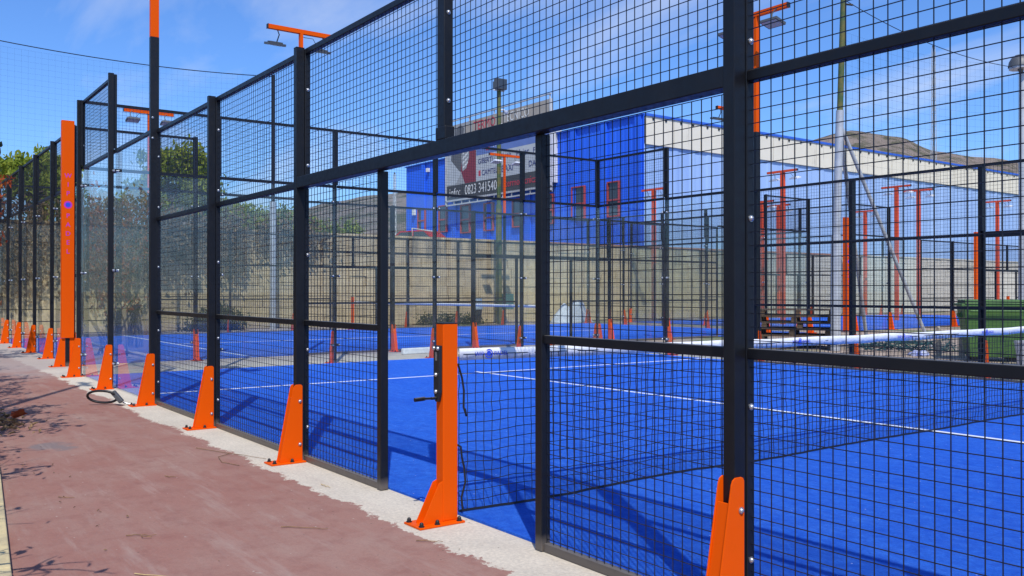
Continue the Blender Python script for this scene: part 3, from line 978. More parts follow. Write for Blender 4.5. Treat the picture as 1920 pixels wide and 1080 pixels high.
def net_post(label, loc, rz, crank=True, h=1.06, group='orange net posts'):
    root = thing('net_post', label, 'net post', loc, rz, group)
    sh = MB().box(-0.036, 0.036, -0.046, 0.046, 0.012, h).build('shaft', M_ORANGE, root, 0.004)
    MB().box(-0.037, 0.037, -0.047, 0.047, h, h + 0.005).build('cap', M_BLACKCAP, root)
    MB().box(-0.085, 0.085, -0.215, 0.062, 0.001, 0.0118).build('base_plate', M_ORANGE, root, 0.002)
    for s in (-1, 1):
        MB().prism([(-0.0465, 0.012), (-0.17, 0.012), (-0.17, 0.02), (-0.07, 0.215), (-0.0465, 0.225)], 'x', s * 0.028, s * 0.034).build('gusset', M_ORANGE, root, 0.001)
    for (bx, by) in ((-0.065, -0.195), (0.065, -0.195), (0.068, 0.035), (0.066, -0.10)):
        link('anchor_bolt', bolt_mesh('z'), root, (bx, by, 0.0118))
    if crank:
        k = MB().box(-0.028, 0.028, -0.068, -0.0465, 0.69, 0.945).prism([(-0.028, 0.69), (0.028, 0.69), (0.014, 0.645), (-0.014, 0.645)], 'y', -0.066, -0.0465).build('winch_box', M_BLACKCAP, root, 0.003)
        MB().box(-0.010, 0.010, -0.0685, -0.0682, 0.865, 0.91).build('slot', M_STEEL, k)
        for (bx, bz) in ((-0.02, 0.93), (0.02, 0.93), (0.0, 0.79), (0.0, 0.70)):
            link('bolt', bolt_mesh('u'), k, (bx, -0.0682, bz), (0, 0, R(-90)))
        MB().tube([(0.0, -0.068, 0.665), (0.0, -0.098, 0.665)], 0.008, 8).tube([(0.0, -0.094, 0.665), (-0.085, -0.096, 0.655)], 0.007, 8).tube([(-0.085, -0.088, 0.655), (-0.085, -0.15, 0.652)], 0.011, 10).build('crank_handle', M_BLACK, k)
    return root


net_post('orange net post with black winch crank standing in the near doorway', (0.075, -0.035, 0), 0)
net_post('orange net post of the second court in its near doorway', (BX1 + 0.03, BY, 0), R(90), False)
net_post('orange net post of the second court beside the block wall', (BX0 - 0.03, BY, 0), R(-90), False)
net_post('orange net post of the farthest court left of the bin', (BX1 + 0.03, DY, 0), R(90), False)
# tension cords hanging beside the net post
def cord(label, pts, r=0.006):
    return tag(MB().tube(pts, r, 7).build('tension_cord', M_BLACKCAP), label, 'cord')
cord('black cord hanging from the headband beside the near net post', [(0.06, 0.045, 0.84), (0.055, 0.075, 0.76), (0.05, 0.09, 0.69), (0.055, 0.085, 0.60), (0.062, 0.095, 0.565), (0.05, 0.105, 0.55), (0.045, 0.10, 0.59)])
cord('twisted black cord low on the net beside the near net post', [(0.055, 0.04, 0.40), (0.05, 0.07, 0.385), (0.052, 0.075, 0.33), (0.045, 0.095, 0.27), (0.05, 0.10, 0.19), (0.05, 0.075, 0.11), (0.045, 0.085, 0.04)])

# cable lock on the ground
lock = thing('cable_lock', 'black looped cable lock lying by the orange post foot', 'lock', (-6.25, -0.36, 0))
ax = Vector((0.62, 0.78, 0.0)); tl_ = Vector((0.42, -0.34, 0.84)).normalized()      # loop leans on its lower edge
pts = []
for k in range(26):
    t = R(28) + R(304) * k / 25
    pts.append(ax * (0.165 * math.cos(t)) + tl_ * (0.098 + 0.082 * math.sin(t)) + Vector((0, 0, 0.014)))
MB().tube(pts, 0.0135, 8).build('cable_loop', M_BLACKCAP, lock)
lb = MB().box(-0.075, 0.075, -0.024, 0.024, -0.024, 0.024).build('lock_body', M_LAMPGREY, lock, 0.006)
lb.location = ax * 0.165 + tl_ * 0.10 + Vector((0, 0, 0.012)); lb.rotation_euler = (0, R(48), R(52))
MB().tube([ax * 0.20 + Vector((0, 0, 0.03)), ax * 0.27 + Vector((0, 0, 0.012)), ax * 0.33 + Vector((-0.03, 0.02, 0.01))], 0.008, 6).build('chain_end', M_STEEL, lock)
lock.location = (-6.30, -0.42, 0)

# ------------------------------------------------------------------ twigs and leaves on the walkway
tw = 0
twigs = [('long straw coloured twig nearest the camera on the walkway', (0.05, -1.62), (0.30, -1.42), M_STRAW, 0.003),
         ('forked brown twig on the walkway left of the grey patch', (-0.62, -1.50), (-0.55, -1.38), M_TWIG, 0.003),
         ('thin brown twig lying across the middle of the walkway', (-0.32, -0.80), (-0.12, -0.62), M_TWIG, 0.003),
         ('short dark twig near the concrete edge on the walkway', (-2.0, -0.95), (-1.93, -0.88), M_TWIG, 0.0035),
         ('reddish twig on the concrete beside the near net post', (0.33, -0.36), (0.42, -0.27), M_TWIG, 0.003),
         ('curved thin vine twig by the concrete edge', (-2.95, -0.45), (-2.2, -0.17), M_TWIG, 0.003),
         ('small twig behind the grey patch on the walkway', (-1.75, -1.62), (-1.68, -1.55), M_TWIG, 0.003),
         ('pale twig lying behind the near net post foot', (-1.15, -0.22), (-1.02, -0.20), M_STRAW, 0.003)]
for lab, a, b, m, r in twigs:
    n = 6
    pp = []
    for k in range(n + 1):
        t = k / n
        pp.append((a[0] + (b[0] - a[0]) * t + rnd.uniform(-1, 1) * 0.012, a[1] + (b[1] - a[1]) * t + rnd.uniform(-1, 1) * 0.012, r + 0.002 + 0.004 * rnd.random()))
    mb = MB().tube(pp, r, 5, r1=r * 0.5)
    if 'forked' in lab:
        mb.tube([pp[3], (pp[3][0] + 0.05, pp[3][1] - 0.01, 0.012), (pp[3][0] + 0.08, pp[3][1] + 0.03, 0.01)], r * 0.8, 5)
    if 'vine' in lab:
        mb.tube([pp[3], (pp[3][0] + 0.1, pp[3][1] - 0.12, 0.01), (pp[3][0] + 0.30, pp[3][1] - 0.16, 0.006), (pp[3][0] + 0.5, pp[3][1] - 0.1, 0.005)], r * 0.8, 5)
    tag(mb.build('twig', m), lab, 'twig', 'twigs on the walkway')


def leaf(b, c, size, rot, up=None, fold=0.25):
    """one folded leaf of four faces"""
    M = Matrix.Translation(c) @ rot.to_matrix().to_4x4()
    s = size
    pts = [(-s, 0, 0), (-0.25 * s, 0.42 * s, fold * s), (0.45 * s, 0.36 * s, fold * s), (s, 0, 0.02 * s), (0.45 * s, -0.36 * s, fold * s), (-0.25 * s, -0.42 * s, fold * s)]
    b.add([M @ Vector(p) for p in pts], [(0, 3, 2, 1), (0, 5, 4, 3)])


def rrot(r, flat=0.0):
    from mathutils import Euler
    if flat: return Euler((r.uniform(-flat, flat), r.uniform(-flat, flat), r.uniform(0, 6.28)))
    return Euler((r.uniform(0, 6.28), r.uniform(0, 6.28), r.uniform(0, 6.28)))


bl = MB()
leaf(bl, Vector((-5.45, -1.36, 0.06)), 0.10, rrot(random.Random(3), 0.5), fold=0.5)
leaf(bl, Vector((-5.50, -1.34, 0.04)), 0.08, rrot(random.Random(5), 0.6), fold=0.5)
tag(bl.build('fallen_leaf', M_REDLEAF), 'large curled orange leaf lying on the left of the walkway', 'leaf')
lp = MB(); r = random.Random(12)
for k in range(150):
    t = r.gauss(0, 1)
    leaf(lp, Vector((-5.3 + r.gauss(0, 0.35), -1.48 + r.gauss(0, 0.09), 0.012 + 0.02 * r.random())), r.uniform(0.015, 0.045), rrot(r, 0.6), fold=0.35)
for k in range(60):
    leaf(lp, Vector((r.uniform(-14, -0.3), -1.66 + abs(r.gauss(0, 0.16)), 0.005 + 0.004 * r.random())), r.uniform(0.006, 0.015), rrot(r, 0.5), fold=0.35)
for k in range(60):
    leaf(lp, Vector((r.uniform(-9, 2.5), r.uniform(-1.6, -0.1), 0.006)), r.uniform(0.003, 0.008), rrot(r, 0.4), fold=0.3)
tag(lp.build('leaf_litter', M_DRYLEAF), 'dry leaf litter scattered over the walkway', 'leaves', kind='stuff')

# ------------------------------------------------------------------ plants
def plant(name, label, loc, trunk_h, blobs, n, size, leafm, seed, cat='tree', trunk_r=0.09, group=None, limbs=True, sparse=0.0):
    """trunk with limbs reaching into a crown of many small folded leaves. blobs: (x,y,z,rx,ry,rz) relative to loc"""
    r = random.Random(seed)
    root = thing(name, label, cat, loc, 0, group)
    tk = MB()
    top = Vector((r.uniform(-0.1, 0.1), r.uniform(-0.1, 0.1), trunk_h))
    tk.tube([(0, 0, -0.05), (0.02, 0.03, trunk_h * 0.5), top], trunk_r, 8, r1=trunk_r * 0.6)
    cr = MB()
    tot = sum(b[3] * b[4] * b[5] for b in blobs) ** 1.0
    for (x, y, z, rx, ry, rz_) in blobs:
        c = Vector((x, y, z))
        if limbs:
            mid = (top + c) / 2 + Vector((r.uniform(-.2, .2), r.uniform(-.2, .2), 0.1))
            tk.tube([top, mid, c], trunk_r * 0.5, 6, r1=trunk_r * 0.12)
        # twiglets with leaf clumps so that sky shows between them
        k = int(n * (rx * ry * rz_) / tot)
        clumps = max(4, k // 16)
        for q in range(clumps):
            d = Vector((r.gauss(0, 1), r.gauss(0, 1), r.gauss(0, 1)))
            d.normalize()
            rad = r.random() ** 0.45
            pc = c + Vector((d.x * rx, d.y * ry, d.z * rz_)) * rad * r.uniform(0.8, 1.12)
            tk.tube([c + (pc - c) * 0.35, pc], 0.012, 3, False, r1=0.004)
            sg = 0.09 + 0.06 * r.random()
            for e in range(16):
                leaf(cr, pc + Vector((r.gauss(0, sg), r.gauss(0, sg), r.gauss(0, sg))), size * r.uniform(0.6, 1.25), rrot(r))
    cr.build('crown', leafm, root)
    tk.build('trunk', M_BARK, root)
    return root


def crown(r, n, spread, z0, z1, rad):
    return [(r.uniform(-spread, spread), r.uniform(-spread, spread), r.uniform(z0, z1), rad * r.uniform(0.7, 1.2), rad * r.uniform(0.7, 1.2), rad * r.uniform(0.6, 1.0)) for _ in range(n)]


q = random.Random(5)
plant('leafy_tree', 'bright green leafy tree behind the block wall left of the near mesh post', (-28.2, 6.3, 3.2), 1.2, crown(q, 12, 1.0, 1.0, 2.9, 0.75), 7200, 0.10, M_LEAF, 21, group='trees behind the wall')
plant('leafy_tree', 'pale green tree poking above the left end wall', (-27.2, 1.7, 3.2), 1.0, crown(q, 9, 0.95, 0.6, 2.5, 0.62), 4600, 0.10, M_LEAF, 22, group='trees behind the wall')
plant('leafy_tree', 'orange tinged olive tree behind the wall seen through the glass', (-27.0, 4.6, 3.2), 0.7, crown(q, 7, 0.7, 0.1, 1.2, 0.55), 3400, 0.09, M_LEAF2, 23, group='trees behind the wall')
plant('leafy_tree', 'green tree at the left edge of the picture behind the end wall', (-27.5, -0.9, 3.2), 1.0, crown(q, 8, 1.1, 0.3, 2.4, 0.7), 4600, 0.10, M_LEAF2, 24, group='trees behind the wall')
plant('shrub', 'low bright green shrub on the wall top beside the near mesh post', (-27.6, 8.9, 3.2), 0.3, crown(q, 7, 0.9, 0.2, 1.0, 0.5), 3600, 0.09, M_LEAF, 25, 'shrub', 0.04, 'shrubs on the wall top')
plant('shrub', 'small green shrub on the wall top left of the warehouse', (-29.5, 12.6, 3.2), 0.3, crown(q, 6, 0.9, 0.1, 0.65, 0.4), 2400, 0.09, M_LEAF, 26, 'shrub', 0.04, 'shrubs on the wall top')
plant('shrub', 'dark green shrub at the wall foot behind the glass corner', (-24.1, 4.0, 0.0), 0.2, crown(q, 7, 0.8, 0.2, 0.8, 0.45), 2600, 0.07, M_DARKLEAF, 27, 'shrub', 0.04, 'shrubs at the wall foot')
plant('shrub', 'dark green shrub at the wall foot left of the tall net mast', (-24.2, 6.6, 0.0), 0.2, crown(q, 6, 0.7, 0.1, 0.5, 0.4), 2000, 0.07, M_DARKLEAF, 28, 'shrub', 0.04, 'shrubs at the wall foot')
plant('shrub', 'weedy green tuft at the wall foot beside the green lamp post', (-24.4, 15.5, 0.0), 0.1, [(0, k * 0.55 - 1.2, 0.12, 0.3, 0.4, 0.16) for k in range(5)], 1700, 0.05, M_DARKLEAF, 29, 'shrub', 0.03, 'shrubs at the wall foot')

# dry vines hanging over the wall
def vine(label, y0, y1, z0, z1, seed, n=2600, m=None):
    r = random.Random(seed)
    root = thing('dry_vine', label, 'vine', (-24.93, (y0 + y1) / 2, 0), 0, 'vines over the wall')
    st, lf = MB(), MB()
    w = (y1 - y0) / 2
    for k in range(44):
        y = r.uniform(-w, w)
        pp = []
        z = z1 + r.uniform(0, 0.3)
        while z > z0 + r.uniform(0, 1.6):
            pp.append((0.09 + 0.07 * r.random(), y, z)); y += r.uniform(-0.13, 0.13); z -= 0.22
        if len(pp) > 2: st.tube(pp, 0.010, 4, False, r1=0.004)
        for p in pp:
            for e in range(int(n / 300)):
                leaf(lf, Vector(p) + Vector((abs(r.gauss(0, 0.10)), r.gauss(0, 0.16), r.gauss(0, 0.12))), r.uniform(0.04, 0.10), rrot(r))
    st.build('stem', M_BARK, root)
    lf.build('foliage', m or M_DRYLEAF, root)
vine('brown dry vine hanging over the block wall at the far left', -1.5, 1.8, 0.3, 3.6, 41)
vine('brown dry vine on the wall seen through the corner glass', 2.2, 4.6, 0.7, 3.6, 42)
vine('brown dry vine on the wall seen through the second glass pane', 4.8, 7.6, 0.9, 3.5, 43)
vine('thin dry vine on the wall behind the left mesh', 8.2, 10.6, 1.5, 3.4, 44, 1400)
vine('dense dry vine at the far left end of the wall', -6.5, -1.6, 0.3, 3.9, 45, 3400)

# bare-branched hedge trees left of the walkway (their shadows dapple the paving)
def branchy(name, label, loc, seed, leafm, hgt=3.0, nleaf=300, lean=(0.3, 0.6), group=None, trim=-1.8):
    r = random.Random(seed)
    root = thing(name, label, 'shrub', loc, 0, group)
    st, lf = MB(), MB()
    ylim = trim - loc[1]          # the hedge is clipped back along the walkway
    for k in range(12):
        p = Vector((r.uniform(-0.6, 0.6), r.uniform(-0.2, 0.2), 0.0))
        d = Vector((lean[0] + r.uniform(-0.5, 0.5), lean[1] * 0.4 + r.uniform(-0.35, 0.35), 1.6)).normalized()
        pp = [p.copy()]
        while p.z < hgt * r.uniform(0.7, 1.05) and len(pp) < 22:
            d = (d + Vector((r.uniform(-.22, .22), r.uniform(-.22, .22), r.uniform(-.1, .1)))).normalized()
            if p.y + d.y * 0.22 > ylim - 0.12: d.y = -abs(d.y) * 0.5
            p = p + d * 0.22
            pp.append(p.copy())
            if len(pp) > 4:
                for _ in range(2):
                    e = (d + Vector((r.uniform(-1, 1), r.uniform(-1, 1), r.uniform(-0.5, 0.6)))).normalized()
                    a = p + e * r.uniform(0.2, 0.55)
                    a.y = min(a.y, ylim)
                    st.tube([p, (p + a) / 2 + Vector((0, 0, 0.03)), a], 0.006, 4, False, r1=0.003)
                    for q_ in range(int(nleaf / 100)):
                        leaf(lf, p + (a - p) * r.random() + Vector((r.gauss(0, .05), r.gauss(0, .05), r.gauss(0, .05))), r.uniform(0.025, 0.06), rrot(r))
        st.tube(pp, 0.022, 6, r1=0.006)
    st.build('branch', M_BARK, root)
    if lf.f: lf.build('foliage', leafm, root)
    return root
HG = 'hedge shrubs left of the walkway'
for i, (x, y, h, nl, lm, lab) in enumerate((
        (-0.7, -2.85, 1.5, 240, M_DRYLEAF, 'sparse twiggy shrub closest to the camera left of the walkway'),
        (-2.4, -2.7, 1.9, 420, M_DRYLEAF, 'twiggy shrub second along the left edge of the walkway'),
        (-4.2, -2.5, 2.3, 700, M_DRYLEAF, 'dry shrub third along the left edge of the walkway'),
        (-5.8, -2.4, 2.9, 900, M_DARKLEAF, 'dark leafy shrub fourth along the left edge of the walkway'),
        (-7.4, -2.35, 3.4, 1200, M_DARKLEAF, 'dark leafy shrub fifth along the left edge of the walkway'),
        (-9.4, -2.3, 3.6, 1200, M_DARKLEAF, 'dark leafy shrub sixth along the left edge of the walkway'),
        (-14.2, -1.25, 3.3, 900, M_REDLEAF, 'shrub with red and orange leaves at the left picture edge'),
        (-16.6, -2.3, 3.2, 480, M_DARKLEAF, 'dark shrub at the far end of the walkway'))):
    branchy('hedge_shrub', lab, (x, y, 0.02), 60 + i, lm, h, nl, (-0.1, 0.25) if x > -12 else (0.0, 0.1), HG, -2.25 if x > -1 else -2.1 if x > -3 else -1.92 if x > -5 else -1.78 if x > -12 else (-0.50 if x > -15 else -1.2))
um = thing('timber_pole', 'slender timber pole just left of the walkway casting a long shadow', 'pole', (-4.45, -2.62, 0.0))
MB().tube([(0, 0, -0.05), (0, 0, 6.9)], 0.055, 10, r1=0.04).build('shaft', M_BARK, um)
MB().box(-0.30, 0.30, -0.03, 0.03, 6.62, 6.70).build('cross_arm', M_BARK, um)

# ------------------------------------------------------------------ masts, wires, ball-stop netting
def wire(name, label, a, b, sag, r=0.012, cat='wire'):
    a, b = Vector(a), Vector(b)
    pp = []
    for k in range(25):
        t = k / 24
        p = a.lerp(b, t); p.z -= sag * 4 * t * (1 - t)
        pp.append(p)
    return tag(MB().tube(pp, r, 5, False).build(name, M_WIRE), label, cat)


mast = thing('net_mast', 'slim dark mast carrying the ball netting by the wall', 'mast', (-24.4, 8.5, 0))
MB().tube([(0, 0, 0), (0, 0, 4.2)], 0.11, 12).build('lower_tube', M_GALV, mast)
MB().tube([(0, 0, 4.2), (0, 0, 8.4)], 0.06, 10).build('upper_tube', M_BLACK, mast)
wire('top_wire', 'dark sagging wire along the top of the left ball netting', (-24.4, 8.5, 8.35), (-24.4, -3.5, 8.65), 0.35, 0.014)


def netting(name, label, a, b, h0, h1, sag, pitch, r, m=M_WIRE):
    a, b = Vector(a), Vector(b)
    L = (b - a).length; n = int(L / pitch); rows = int((h1 - h0) / pitch)
    bb = MB()
    top = lambda t: h1 - sag * 4 * t * (1 - t)
    for i in range(n + 1):
        t = i / n; p = a.lerp(b, t)
        bb.tube([(p.x, p.y, h0), (p.x + 0.05 * math.sin(i), p.y, (h0 + top(t)) / 2), (p.x, p.y, top(t))], r, 3, False)
    for j in range(rows + 1):
        pp = []
        for i in range(0, n + 1, 6):
            t = i / n; p = a.lerp(b, t)
            pp.append((p.x, p.y, h0 + (top(t) - h0) * j / rows))
        bb.tube(pp, r, 3, False)
    o = bb.build(name, m)
    return tag(o, label, 'netting')


netting('ball_netting', 'fine see-through ball netting hung in the sky at the left', (-24.4, 8.5, 0), (-24.4, -3.5, 0), 3.4, 8.4, 0.35, 0.17, 0.0012)

gm = thing('galvanised_mast', 'tall galvanised mast with green top and two stays behind the pallets', 'mast', (-6.95, 13.9, 0))
MB().tube([(0, 0, 0), (0.03, 0, 2.4)], 0.105, 14).tube([(0.03, 0, 2.4), (0.12, 0, 5.0)], 0.082, 12).build('lower_tube', M_GALV, gm)
MB().tube([(0.12, 0, 5.0), (0.22, 0, 7.6)], 0.062, 12).build('upper_tube', M_GREENPOLE, gm)
MB().box(0.13, 0.30, -0.07, 0.07, 7.55, 7.66).build('head_bracket', M_WOOD, gm)
MB().tube([(0.2, 0, 7.2), (0.42, 0, 7.12)], 0.02, 6).build('hook', M_WOOD, gm)
MB().tube([(0.11, 0, 4.75), (0.55, 2.75, 0.0)], 0.042, 8).build('stay', M_GALV, gm)
MB().tube([(0.11, 0, 4.7), (-0.9, 2.6, 0.0)], 0.042, 8).build('stay', M_GALV, gm)
lc = thing('lamp_column', 'grey lamp column with round hood at the right picture edge', 'lamp post', (-5.95, 20.0, 0))
MB().tube([(0, 0, 0), (0, 0, 6.5)], 0.10, 14, r1=0.075).build('column', M_GALV, lc)
MB().tube([(0, 0, 6.45), (0, -0.18, 6.62)], 0.05, 8).dome((0, -0.12, 6.62), (0, 0, 1), 0.26, 0.30, 14, 4).build('hood', M_LAMPGREY, lc)
MB().tube([(0, -0.12, 6.56), (0, -0.12, 6.62)], 0.235, 14).build('lens', M_LAMPFACE, lc)
wire('top_wire', 'dark wire running from the galvanised mast to the lamp column', (-6.75, 13.9, 7.3), (-5.95, 20.0, 6.6), 0.25, 0.008)
netting('ball_netting', 'fine see-through ball netting between the galvanised mast and lamp column', (-6.9, 14.0, 0), (-5.95, 20.0, 0), 0.4, 6.7, 0.2, 0.17, 0.0013)

gl_ = thing('green_lamp_post', 'peeling green lamp post with floodlight beside the block wall', 'lamp post', (-24.25, 17.55, 0))
MB().tube([(0, 0, 0), (0, 0, 4.6)], 0.12, 12).tube([(0, 0, 4.6), (0, 0, 9.05)], 0.085, 12).build('column', M_GREENPOLE, gl_)
MB().box(-0.02, 0.24, -0.22, 0.22, 9.08, 9.48).box(-0.18, -0.02, -0.16, 0.16, 9.14, 9.42).build('floodlight', M_LAMPGREY, gl_)
MB().box(0.241, 0.246, -0.19, 0.19, 9.11, 9.45).build('lens', M_WINGLASS, gl_)
MB().box(-0.03, 0.03, -0.25, 0.25, 9.04, 9.078).build('yoke', M_WHITE, gl_)
for z in (8.3, 7.75):
    MB().tube([(0, 0, z), (0.05, 0.22, z + 0.02)], 0.03, 6).dome((0.05, 0.3, z), (0, 0, -1), 0.10, 0.14, 10, 3).build('camera', M_LAMPWHITE, gl_)
MB().box(-0.16, 0.22, 0.10, 0.55, 0.55, 1.15).build('meter_box', varied('teal_box', (0.05, 0.16, 0.13), (0.04, 0.12, 0.1), 5), gl_)
wb = thing('waste_bin', 'dark waste bin with pale bag beside the green lamp post', 'bin', (-24.0, 16.35, 0))
MB().tube([(0, 0, 0.02), (0, 0, 0.62)], 0.14, 12, r1=0.21).build('basket', varied('dark_basket', (0.05, 0.045, 0.04), (0.03, 0.03, 0.03), 9), wb)
MB().tube([(0, 0, 0.56), (0, 0, 0.72), (0.02, 0, 0.98)], 0.235, 12, r1=0.19).build('bag', varied('pale_blue_bag', (0.36, 0.44, 0.50), (0.25, 0.32, 0.38), 9), wb)

# ------------------------------------------------------------------ warehouse and billboard
WX, WY, WZ, WT = -28.0, 29.1, 3.2, 10.1
bld = thing('warehouse', 'bright blue metal clad warehouse with pale side and white fascia', 'building', (WX, WY, 0))


def corrugated(L, z0, z1, pitch, depth):
    """vertical ribbed sheet: local x 0..L, y out = -depth"""
    vs, fs = [], []
    n = int(L / pitch)
    prof = []
    for i in range(n):
        x = i * pitch
        prof += [(x, 0), (x + pitch * 0.62, 0), (x + pitch * 0.72, -depth), (x + pitch * 0.90, -depth)]
    prof.append((L, 0))
    for (x, y) in prof: vs += [(x, y, z0), (x, y, z1)]
    for i in range(len(prof) - 1):
        fs.append((2 * i, 2 * i + 2, 2 * i + 3, 2 * i + 1))
    return vs, fs


LF = 24.0
bm = MB()
vs, fs = corrugated(LF, WZ, WT - 0.02, 0.30, 0.014)
bm.add([(x - LF, y, z) for x, y, z in vs], fs)
bm.build('front_wall', M_BLUE, bld)
for x in (-0.35, -2.9, -5.4, -9.5, -13.5, -17.5, -21.5):
    MB().box(x - 0.22, x + 0.22, -0.11, -0.035, WZ, WT - 0.03).build('pilaster', M_BLUE, bld)
sm = MB()
vs, fs = corrugated(52.0, WZ, 8.62, 1.25, 0.03)
sm.add([(-y, x, z) for x, y, z in vs], fs)
sm.build('side_wall', M_PALEBLUE, bld)
for k in range(26):
    MB().box(0.035, 0.12, 0.02 + 2 * k, 1.98 + 2 * k, 8.6, 10.0).build('fascia_panel', M_FASCIA, bld)
MB().box(-0.05, 0.18, 0, 52, 10.002, 10.13).build('gutter', varied('blue_gutter', (0.03, 0.13, 0.60), (0.02, 0.10, 0.5), 3), bld)
MB().box(-LF, 0.0, -0.14, 0.05, WT - 0.015, WT + 0.05).build('roof_edge', varied('blue_flashing', (0.03, 0.14, 0.66), (0.02, 0.10, 0.55), 3), bld)
MB().box(-LF, 0.0, 0.06, 52, 9.9, 10.06).build('roof', M_ROOFING, bld)
MB().box(-LF, -LF + 0.1, 0.05, 52, WZ, 9.89).build('end_wall', M_BLUE, bld)
for k in range(26):
    for dy in (0.45, 1.35):
        MB().box(0.121, 0.16, 0.0 + 2 * k + dy, 0.12 + 2 * k + dy, 9.84, 9.95).build('drain_spout', M_BLACKCAP, bld)


def window(u0, u1, z0, z1):
    f = MB()
    t = 0.065
    f.box(u0, u1, -0.16, -0.031, z0, z0 + t).box(u0, u1, -0.16, -0.031, z1 - t, z1)
    f.box(u0, u0 + t, -0.16, -0.031, z0 + t, z1 - t).box(u1 - t, u1, -0.16, -0.031, z0 + t, z1 - t)
    zm = z0 + (z1 - z0) * 0.47
    f.box(u0 + t, u1 - t, -0.155, -0.031, zm - 0.05, zm + 0.05)
    o = f.build('window', M_REDFRAME, bld)
    MB().box(u0 + t, u1 - t, -0.08, -0.032, z0 + t, zm - 0.05).build('pane', M_WINGLASS, o)
    MB().box(u0 + t, u1 - t, -0.08, -0.032, zm + 0.05, z1 - t).build('pane', M_WINGLASS, o)
for (X0, X1, z0, z1) in ((33.5, 32.4, 5.15, 6.95), (30.6, 29.7, 5.1, 6.95), (36.0, 35.1, 5.05, 6.75), (39.0, 38.1, 5.05, 6.75),
                         (42.0, 41.0, 5.0, 6.75), (44.7, 43.6, 5.0, 6.85), (47.4, 46.4, 5.2, 7.0), (50.2, 49.2, 5.4, 7.0)):
    window(28.0 - X0, 28.0 - X1, z0, z1)
MB().box(-20.95, -20.7, -0.2, -0.03, 9.45, 9.7).build('wall_lamp', M_WHITE, bld)
MB().box(-22.85, -22.6, -0.2, -0.03, 6.6, 7.0).build('wall_box', M_WHITE, bld)

# billboard
BL, BR, B0, B1 = -45.7, -34.85, 7.15, 12.0
BW, BH = BR - BL, B1 - B0
bb = thing('billboard', 'large printed billboard with phone number on the warehouse front', 'billboard', (BL, WY - 0.55, B0))
def bcol(name, c): return varied('print_' + name, c, tuple(x * 0.85 for x in c), 2, 0.6)
P_GREY, P_LIGHT, P_DARK, P_BLUE, P_WINE, P_TAN, P_SUIT, P_RED, P_WHITE, P_NAVY = (
    bcol('grey', (0.36, 0.36, 0.37)), bcol('light', (0.50, 0.52, 0.55)), bcol('dark', (0.065, 0.065, 0.07)), bcol('blue', (0.13, 0.20, 0.48)),
    bcol('wine', (0.24, 0.035, 0.055)), bcol('tan', (0.40, 0.35, 0.30)), bcol('suit', (0.13, 0.13, 0.14)), bcol('red', (0.55, 0.05, 0.08)),
    bcol('white', (0.72, 0.72, 0.72)), bcol('navy', (0.05, 0.06, 0.20)))
MB().box(0, BW, 0.0, 0.12, 0, BH).build('panel', P_GREY, bb)
def pr(poly, m, d=0.004, name='print_area'):
    return MB().prism(poly, 'y', -d, -0.001).build(name, m, bb)
def rect(a, b, c, d): return [(a, c), (b, c), (b, d), (a, d)]
pr(rect(0.05, BW - 0.05, 0.05, 0.95), P_DARK)
pr(rect(3.5, BW - 0.05, 0.955, 2.55), P_LIGHT)
pr(rect(3.5, BW - 0.05, 2.555, 3.45), P_BLUE)
pr(rect(5.2, BW - 0.05, 3.455, 3.95), P_WHITE)
pr(rect(3.0, BW - 0.05, 3.955, BH - 0.05), P_TAN)
pr([(0.05, 1.0), (1.1, 1.0), (2.0, 1.9), (1.0, 3.6), (0.05, 3.4)], P_LIGHT, 0.0045)
pr([(0.9, 3.4), (1.5, 2.2), (2.2, 0.96), (3.45, 0.96), (3.45, 3.9), (2.6, 3.9)], P_WINE, 0.006)
pr([(0.55, 2.6), (1.3, 2.0), (1.7, 1.7), (2.0, 3.2), (1.6, 3.9), (0.8, 3.7)], P_SUIT, 0.0075)
pr([(1.9, 1.75), (2.35, 1.9), (2.7, 2.6), (2.6, 3.7), (2.0, 3.7), (1.8, 2.7)], P_GREY, 0.009)
for k in range(6):
    z = 1.95 + 0.3 * k
    pr([(1.95, z - 0.05), (2.55, z + 0.25), (2.55, z + 0.38), (1.95, z + 0.08)], P_WHITE, 0.0105, 'tie_stripe')
pr([(1.1, 3.9), (2.0, 4.0), (2.1, 4.5), (1.7, 4.75), (1.2, 4.6)], P_SUIT, 0.0075)
pr([(2.1, 3.96), (2.9, 4.0), (2.8, 4.55), (2.3, 4.7)], P_TAN, 0.009)
def btxt(s, x, z, size, m, sx=1.0, align='LEFT'):
    o = link('lettering', text_mesh(s, size, m, 0.002, align), bb, (x, -0.0165, z), (R(90), 0, 0))
    o.scale = (sx, 1, 1)
btxt('info:', 0.35, 0.47, 0.78, P_WHITE)
btxt('0823 341540', 2.2, 0.50, 0.86, P_WHITE, 0.78)
btxt('termotecnica', 6.6, 0.50, 0.62, P_RED, 0.92)
btxt('TERMO', 3.2, 4.40, 0.80, P_RED, 0.9)
btxt('TECNICO', 6.4, 4.42, 0.78, P_WHITE, 0.75)
btxt('GIBERTI', 3.7, 2.15, 0.46, P_NAVY)
btxt('Olimpia', 6.0, 2.22, 0.42, P_NAVY, 0.9)
btxt('Haier', 7.7, 2.18, 0.55, P_NAVY)
btxt('FRIMO', 9.3, 2.15, 0.46, P_NAVY)
btxt('CAMTEL', 4.1, 1.42, 0.46, P_NAVY)
btxt('BAXI', 6.2, 1.42, 0.56, P_NAVY)
btxt('DAIKIN', 8.9, 1.42, 0.48, P_NAVY)
btxt('FA', 5.3, 3.05, 0.6, P_WHITE)
btxt('FGAS', 9.2, 3.70, 0.42, P_DARK)
pr(rect(4.55, 4.95, 2.75, 3.35), P_RED, 0.006, 'emblem')
pr(rect(3.75, 3.98, 1.25, 1.6), P_RED, 0.006, 'emblem')
fr_ = MB()
